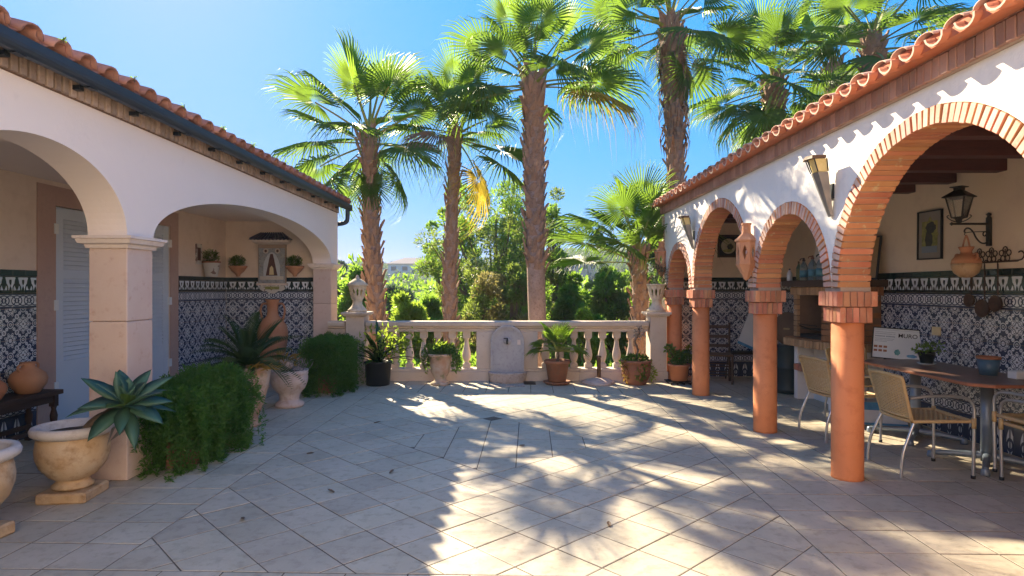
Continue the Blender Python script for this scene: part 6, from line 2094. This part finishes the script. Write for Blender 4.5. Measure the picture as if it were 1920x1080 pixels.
link('small_leaf', leaves_mesh('small_leaf', C, npr.normal(size=(260, 3)) + np.array([0, 0, .4]), .085, MAT['bush_lime'], .35), bk)['kind'] = 'stuff'

# stone urn with trailing succulent
SP = [(.15, 0), (.155, .03), (.11, .05), (.09, .08), (.10, .11), (.145, .20), (.165, .32), (.172, .44), (.19, .45), (.195, .485), (.175, .49), (.155, .46)]
su = potted('potted_plant', 'sandstone urn overflowing with light green trailing succulent', 'potted plant', (-1.13, 9.66, 0), SP, MAT['urn_moss'])
soil(su, .158, .465)
def mound(p, n, c, s, mat, size, seed, drop=0, aspect=.5, name='foliage'):
    r = np.random.RandomState(seed)
    d = r.normal(size=(n, 3)); d /= np.linalg.norm(d, axis=1, keepdims=True)
    C = np.array(c) + d * np.array(s) * r.uniform(.3, 1, (n, 1))
    if drop:
        rr = np.hypot(C[:, 0] - c[0], C[:, 1] - c[1]) / max(s[0], s[1])
        C[:, 2] -= drop * np.maximum(0, rr - .6) * r.uniform(.2, 2, n)
    link(name, leaves_mesh(name, C, d + r.normal(size=(n, 3)) * .5 + np.array([0, 0, .3]), size, MAT[mat], aspect, r=r), p)
mound(su, 900, (.04, 0, .53), (.25, .17, .09), 'succulent', .055, 4, .35)
mound(su, 260, (.02, 0, .60), (.20, .12, .07), 'bush_lime', .05, 5)
mound(su, 240, (-.22, -.02, .40), (.06, .08, .22), 'bush_dark', .05, 6)
mound(su, 240, (.25, 0, .38), (.07, .08, .20), 'succulent', .05, 7)

# terracotta pot with a small fan palm
TP = [(.13, 0), (.14, .01), (.185, .28), (.205, .285), (.208, .335), (.185, .335), (.175, .30)]
fp = potted('potted_plant', 'terracotta pot on a saucer with a small bright fan palm right of the fountain', 'potted plant', (.715, 9.70, 0), [(r, z + .045) for r, z in TP], MAT['terra_dark'])
MB().lathe([(.17, 0), (.215, .035), (.222, .05), (.205, .05), (.17, .018), (0, .016)], 28).build('saucer', MAT['terra_dark'], fp, local=True)
soil(fp, .178, .35)
MB().tube([(.0, 0, .33), (.02, -.01, .45), (.01, -.01, .56)], [.022, .018, .014], 8).build('stem', MAT['bark'], fp, local=True)
SF = [fan_mesh('frond', MAT['palm_young'], .22, .30, 20, 1.5, .12, .35, .05, 31, split=.5), fan_mesh('frond', MAT['palm_young'], .24, .28, 20, 1.6, .35, .2, .2, 32, split=.5)]
for i, (az, el) in enumerate(((-80, 82), (60, 70), (200, 62), (-20, 58), (-120, 48), (175, 12), (5, 10), (-60, 30), (100, 40), (30, 20), (150, 30))):
    inst('frond', SF[0 if el > 35 else 1], fp, T(.01, -.01, .52) @ Rz(math.radians(az)) @ Ry(-math.radians(el)) @ Rx(rnd.uniform(-.3, .3)) @ Matrix.Scale(rnd.uniform(.9, 1.1), 4))
# round terracotta pot with trailing plants
rp = potted('potted_plant', 'wide terracotta bowl pot with trailing dark leaves beside the right pedestal', 'potted plant', (1.96, 9.70, 0), [(.15, 0), (.16, .01), (.215, .14), (.235, .26), (.225, .34), (.245, .35), (.245, .385), (.22, .385), (.21, .35)], MAT['terra_dark'])
soil(rp, .212, .36)
mound(rp, 420, (0, 0, .40), (.26, .2, .06), 'bush_dark', .055, 11, .3)
mound(rp, 220, (.03, -.19, .22), (.10, .05, .14), 'bush', .05, 12)
mound(rp, 120, (-.19, -.14, .22), (.06, .05, .18), 'dry_yellow', .045, 13)
mound(rp, 120, (.24, -.05, .20), (.06, .05, .16), 'bush_lime', .045, 14)
MB().tube(smooth_path([(0, 0, .37), (.03, 0, .55), (-.01, .02, .68), (.06, .03, .80), (.05, .03, .88)], 4), [.014] * 17, 7).build('stem', MAT['dry' if False else 'bark'], rp, local=True)
mound(rp, 60, (.05, .03, .80), (.08, .08, .10), 'dry', .05, 15)
# pot by the farthest column
cp = potted('potted_plant', 'orange terracotta pot with small jade plant before the farthest column', 'potted plant', (2.66, 9.78, 0), [(.12, .05), (.13, .06), (.155, .27), (.17, .275), (.172, .31), (.15, .31), (.14, .27)], MAT['terra_orange'])
soil(cp, .145, .285)
st = MB()
for k in range(4): st.box(-.17 + k * .1, -.15 + k * .1, -.17, .17, .0, .022)
st.box(-.19, .19, -.18, -.16, .022, .04).box(-.19, .19, .16, .18, .022, .04).box(-.19, .19, -.02, .02, .022, .046)
st.build('stand', MAT['iron'], cp, local=True)
mound(cp, 300, (0, 0, .40), (.17, .15, .11), 'bush_dark', .06, 21, aspect=.6)
mound(cp, 60, (-.16, -.05, .56), (.06, .05, .05), 'bush_dark', .06, 22, aspect=.6)
mound(cp, 110, (.18, 0, .50), (.09, .08, .12), 'bush_dark', .055, 23, aspect=.6)
MB().tube([(-.02, 0, .30), (-.10, -.03, .42), (-.16, -.05, .55)], .008, 5).tube([(.02, 0, .3), (.1, 0, .4), (.18, 0, .48)], .008, 5).build('stem', MAT['bark'], cp, local=True)
# wispy plant in the lidless stone urn
wp = thing('urn_plant', 'wispy grey green plant growing in the lidless stone urn', 'plant', (2.40, 10.2, 1.56))
mound(wp, 900, (.02, 0, .20), (.18, .16, .22), 'bush_blue', .06, 31, aspect=.12)
mound(wp, 160, (.13, -.03, -.05), (.05, .05, .20), 'bush', .05, 32, aspect=.3)
MB().tube([(0, 0, -.12), (.02, 0, .2)], .008, 5).build('stem', MAT['bark'], wp, local=True)
# pot on the table
tp_ = potted('potted_plant', 'small black pot of thin leafy stems on the table', 'potted plant', (4.17, 6.17, .753), [(.05, 0), (.072, .10), (.076, .10), (.076, .125), (.066, .125), (.062, .10)], MAT['black_pot'])
soil(tp_, .062, .112)
MB().lathe([(.062, -.0005), (.085, .012), (.08, .014), (.0, .004)], 20).build('saucer', MAT['paper'], tp_, local=True)
mound(tp_, 80, (-.05, -.02, .155), (.085, .08, .04), 'bush', .04, 41)
mound(tp_, 80, (.09, .02, .17), (.085, .09, .06), 'bush_dark', .04, 42)
# wall pots in the porch
def wall_pot(name, label, x, y, z, white=False, facing='-y'):
    p = thing(name, label, 'wall pot', (x, y, z), 'flower pots hung on the porch walls')
    if white:
        MB().lathe([(.085, -.19), (.09, -.185), (.125, .02), (.135, .025), (.135, .05), (.115, .05), (.11, .02)], 22).build('pot', MAT['whitepot'], p, local=True)
        MB().lathe([(.127, .024), (.138, .026), (.138, .05), (.134, .052)], 22).build('rim_band', MAT['terra_dark'], p, local=True)
        soil(p, .112, .03); mound(p, 700, (0, 0, .12), (.12, .12, .12), 'bush_dark', .035, 51, aspect=.3)
    else:
        MB().lathe([(.0, -.15), (.03, -.145), (.035, -.12), (.05, -.10), (.10, -.055), (.135, 0), (.15, .012), (.15, .03), (.13, .03), (.12, 0)], 22).build('pot', MAT['terra'], p, local=True)
        soil(p, .122, .012); mound(p, 800, (-.01, 0, .10), (.125, .115, .11), 'bush_dark', .035, 52, aspect=.3)
wall_pot('wall_pot', 'white painted wall pot with clipped ball plant below the plaque', -4.765, 9.72, 1.89, True)
wall_pot('wall_pot', 'terracotta wall bowl with ball plant left of the tile shrine', -4.62, 10.34, 1.86)
wall_pot('wall_pot', 'terracotta wall bowl with ball plant right of the tile shrine', -3.66, 10.34, 1.86)
# weeds on the roof edge
for i, yy in enumerate((3.83, 4.55, 5.24, 5.95, 6.65, 7.6)):
    w = thing('roof_weed', ('nearest', 'second', 'third', 'fourth', 'fifth', 'farthest')[i] + ' of six small dark weeds sprouting along the eave tiles of the house', 'weed', (-2.80, yy, 3.075), 'weeds along the eave')
    r = np.random.RandomState(i)
    link('foliage', leaves_mesh('foliage', r.normal(size=(14, 3)) * .008 + np.array([0, 0, .0]), r.normal(size=(14, 3)) + np.array([0, 0, .3]), .028, MAT['bush_dark'], .3, r=r), w)
    MB().tube([(0, 0, -.03), (0, 0, .01)], .003, 4).build('stem', MAT['bark'], w, local=True)
# a few dry leaves blown on the paving
LEAF_AT = ('left of the inner paving diamond', 'at the left corner of the inner paving diamond', 'in the left front shade', 'inside the paving diamond', 'nearest the agave urn', 'near the pinkish urn', 'in the sunny foreground')
for i, (x, y) in enumerate(((-1.88, 5.62), (-1.0, 5.02), (-1.32, 4.55), (.12, 5.92), (-1.78, 4.05), (-1.55, 6.9), (.62, 3.9))):
    V, F = leaf_strip(.07, .014, -.1 - .05 * (i % 3), .4, 4, .002)
    me = bpy.data.meshes.new('dry_leaf'); me.from_pydata(V, [], F); me.materials.append(MAT['wood_brown']); me.update()
    o = link('dry_leaf', me); o.location = (x, y, .006); o.rotation_euler = (0, 0, i * 1.3)
    tag(o, 'small dry brown leaf on the paving ' + LEAF_AT[i], 'leaf', 'dry leaves on the paving')
# ============================================================ the hazy air over the valley
def haze():
    m = bpy.data.materials.new('thin haze')
    m.use_nodes = True
    nt = m.node_tree
    nt.nodes.clear()
    out = nt.nodes.new('ShaderNodeOutputMaterial')
    v = nt.nodes.new('ShaderNodeVolumePrincipled')
    v.inputs['Color'].default_value = (.86, .92, 1.0, 1)
    v.inputs['Density'].default_value = 0.0007
    nt.links.new(v.outputs[0], out.inputs['Volume'])
    o = MB().box(-3900, 3900, -3900, 3900, -8.5, 19).build('haze', m)
    tag(o, kind='stuff')
haze()
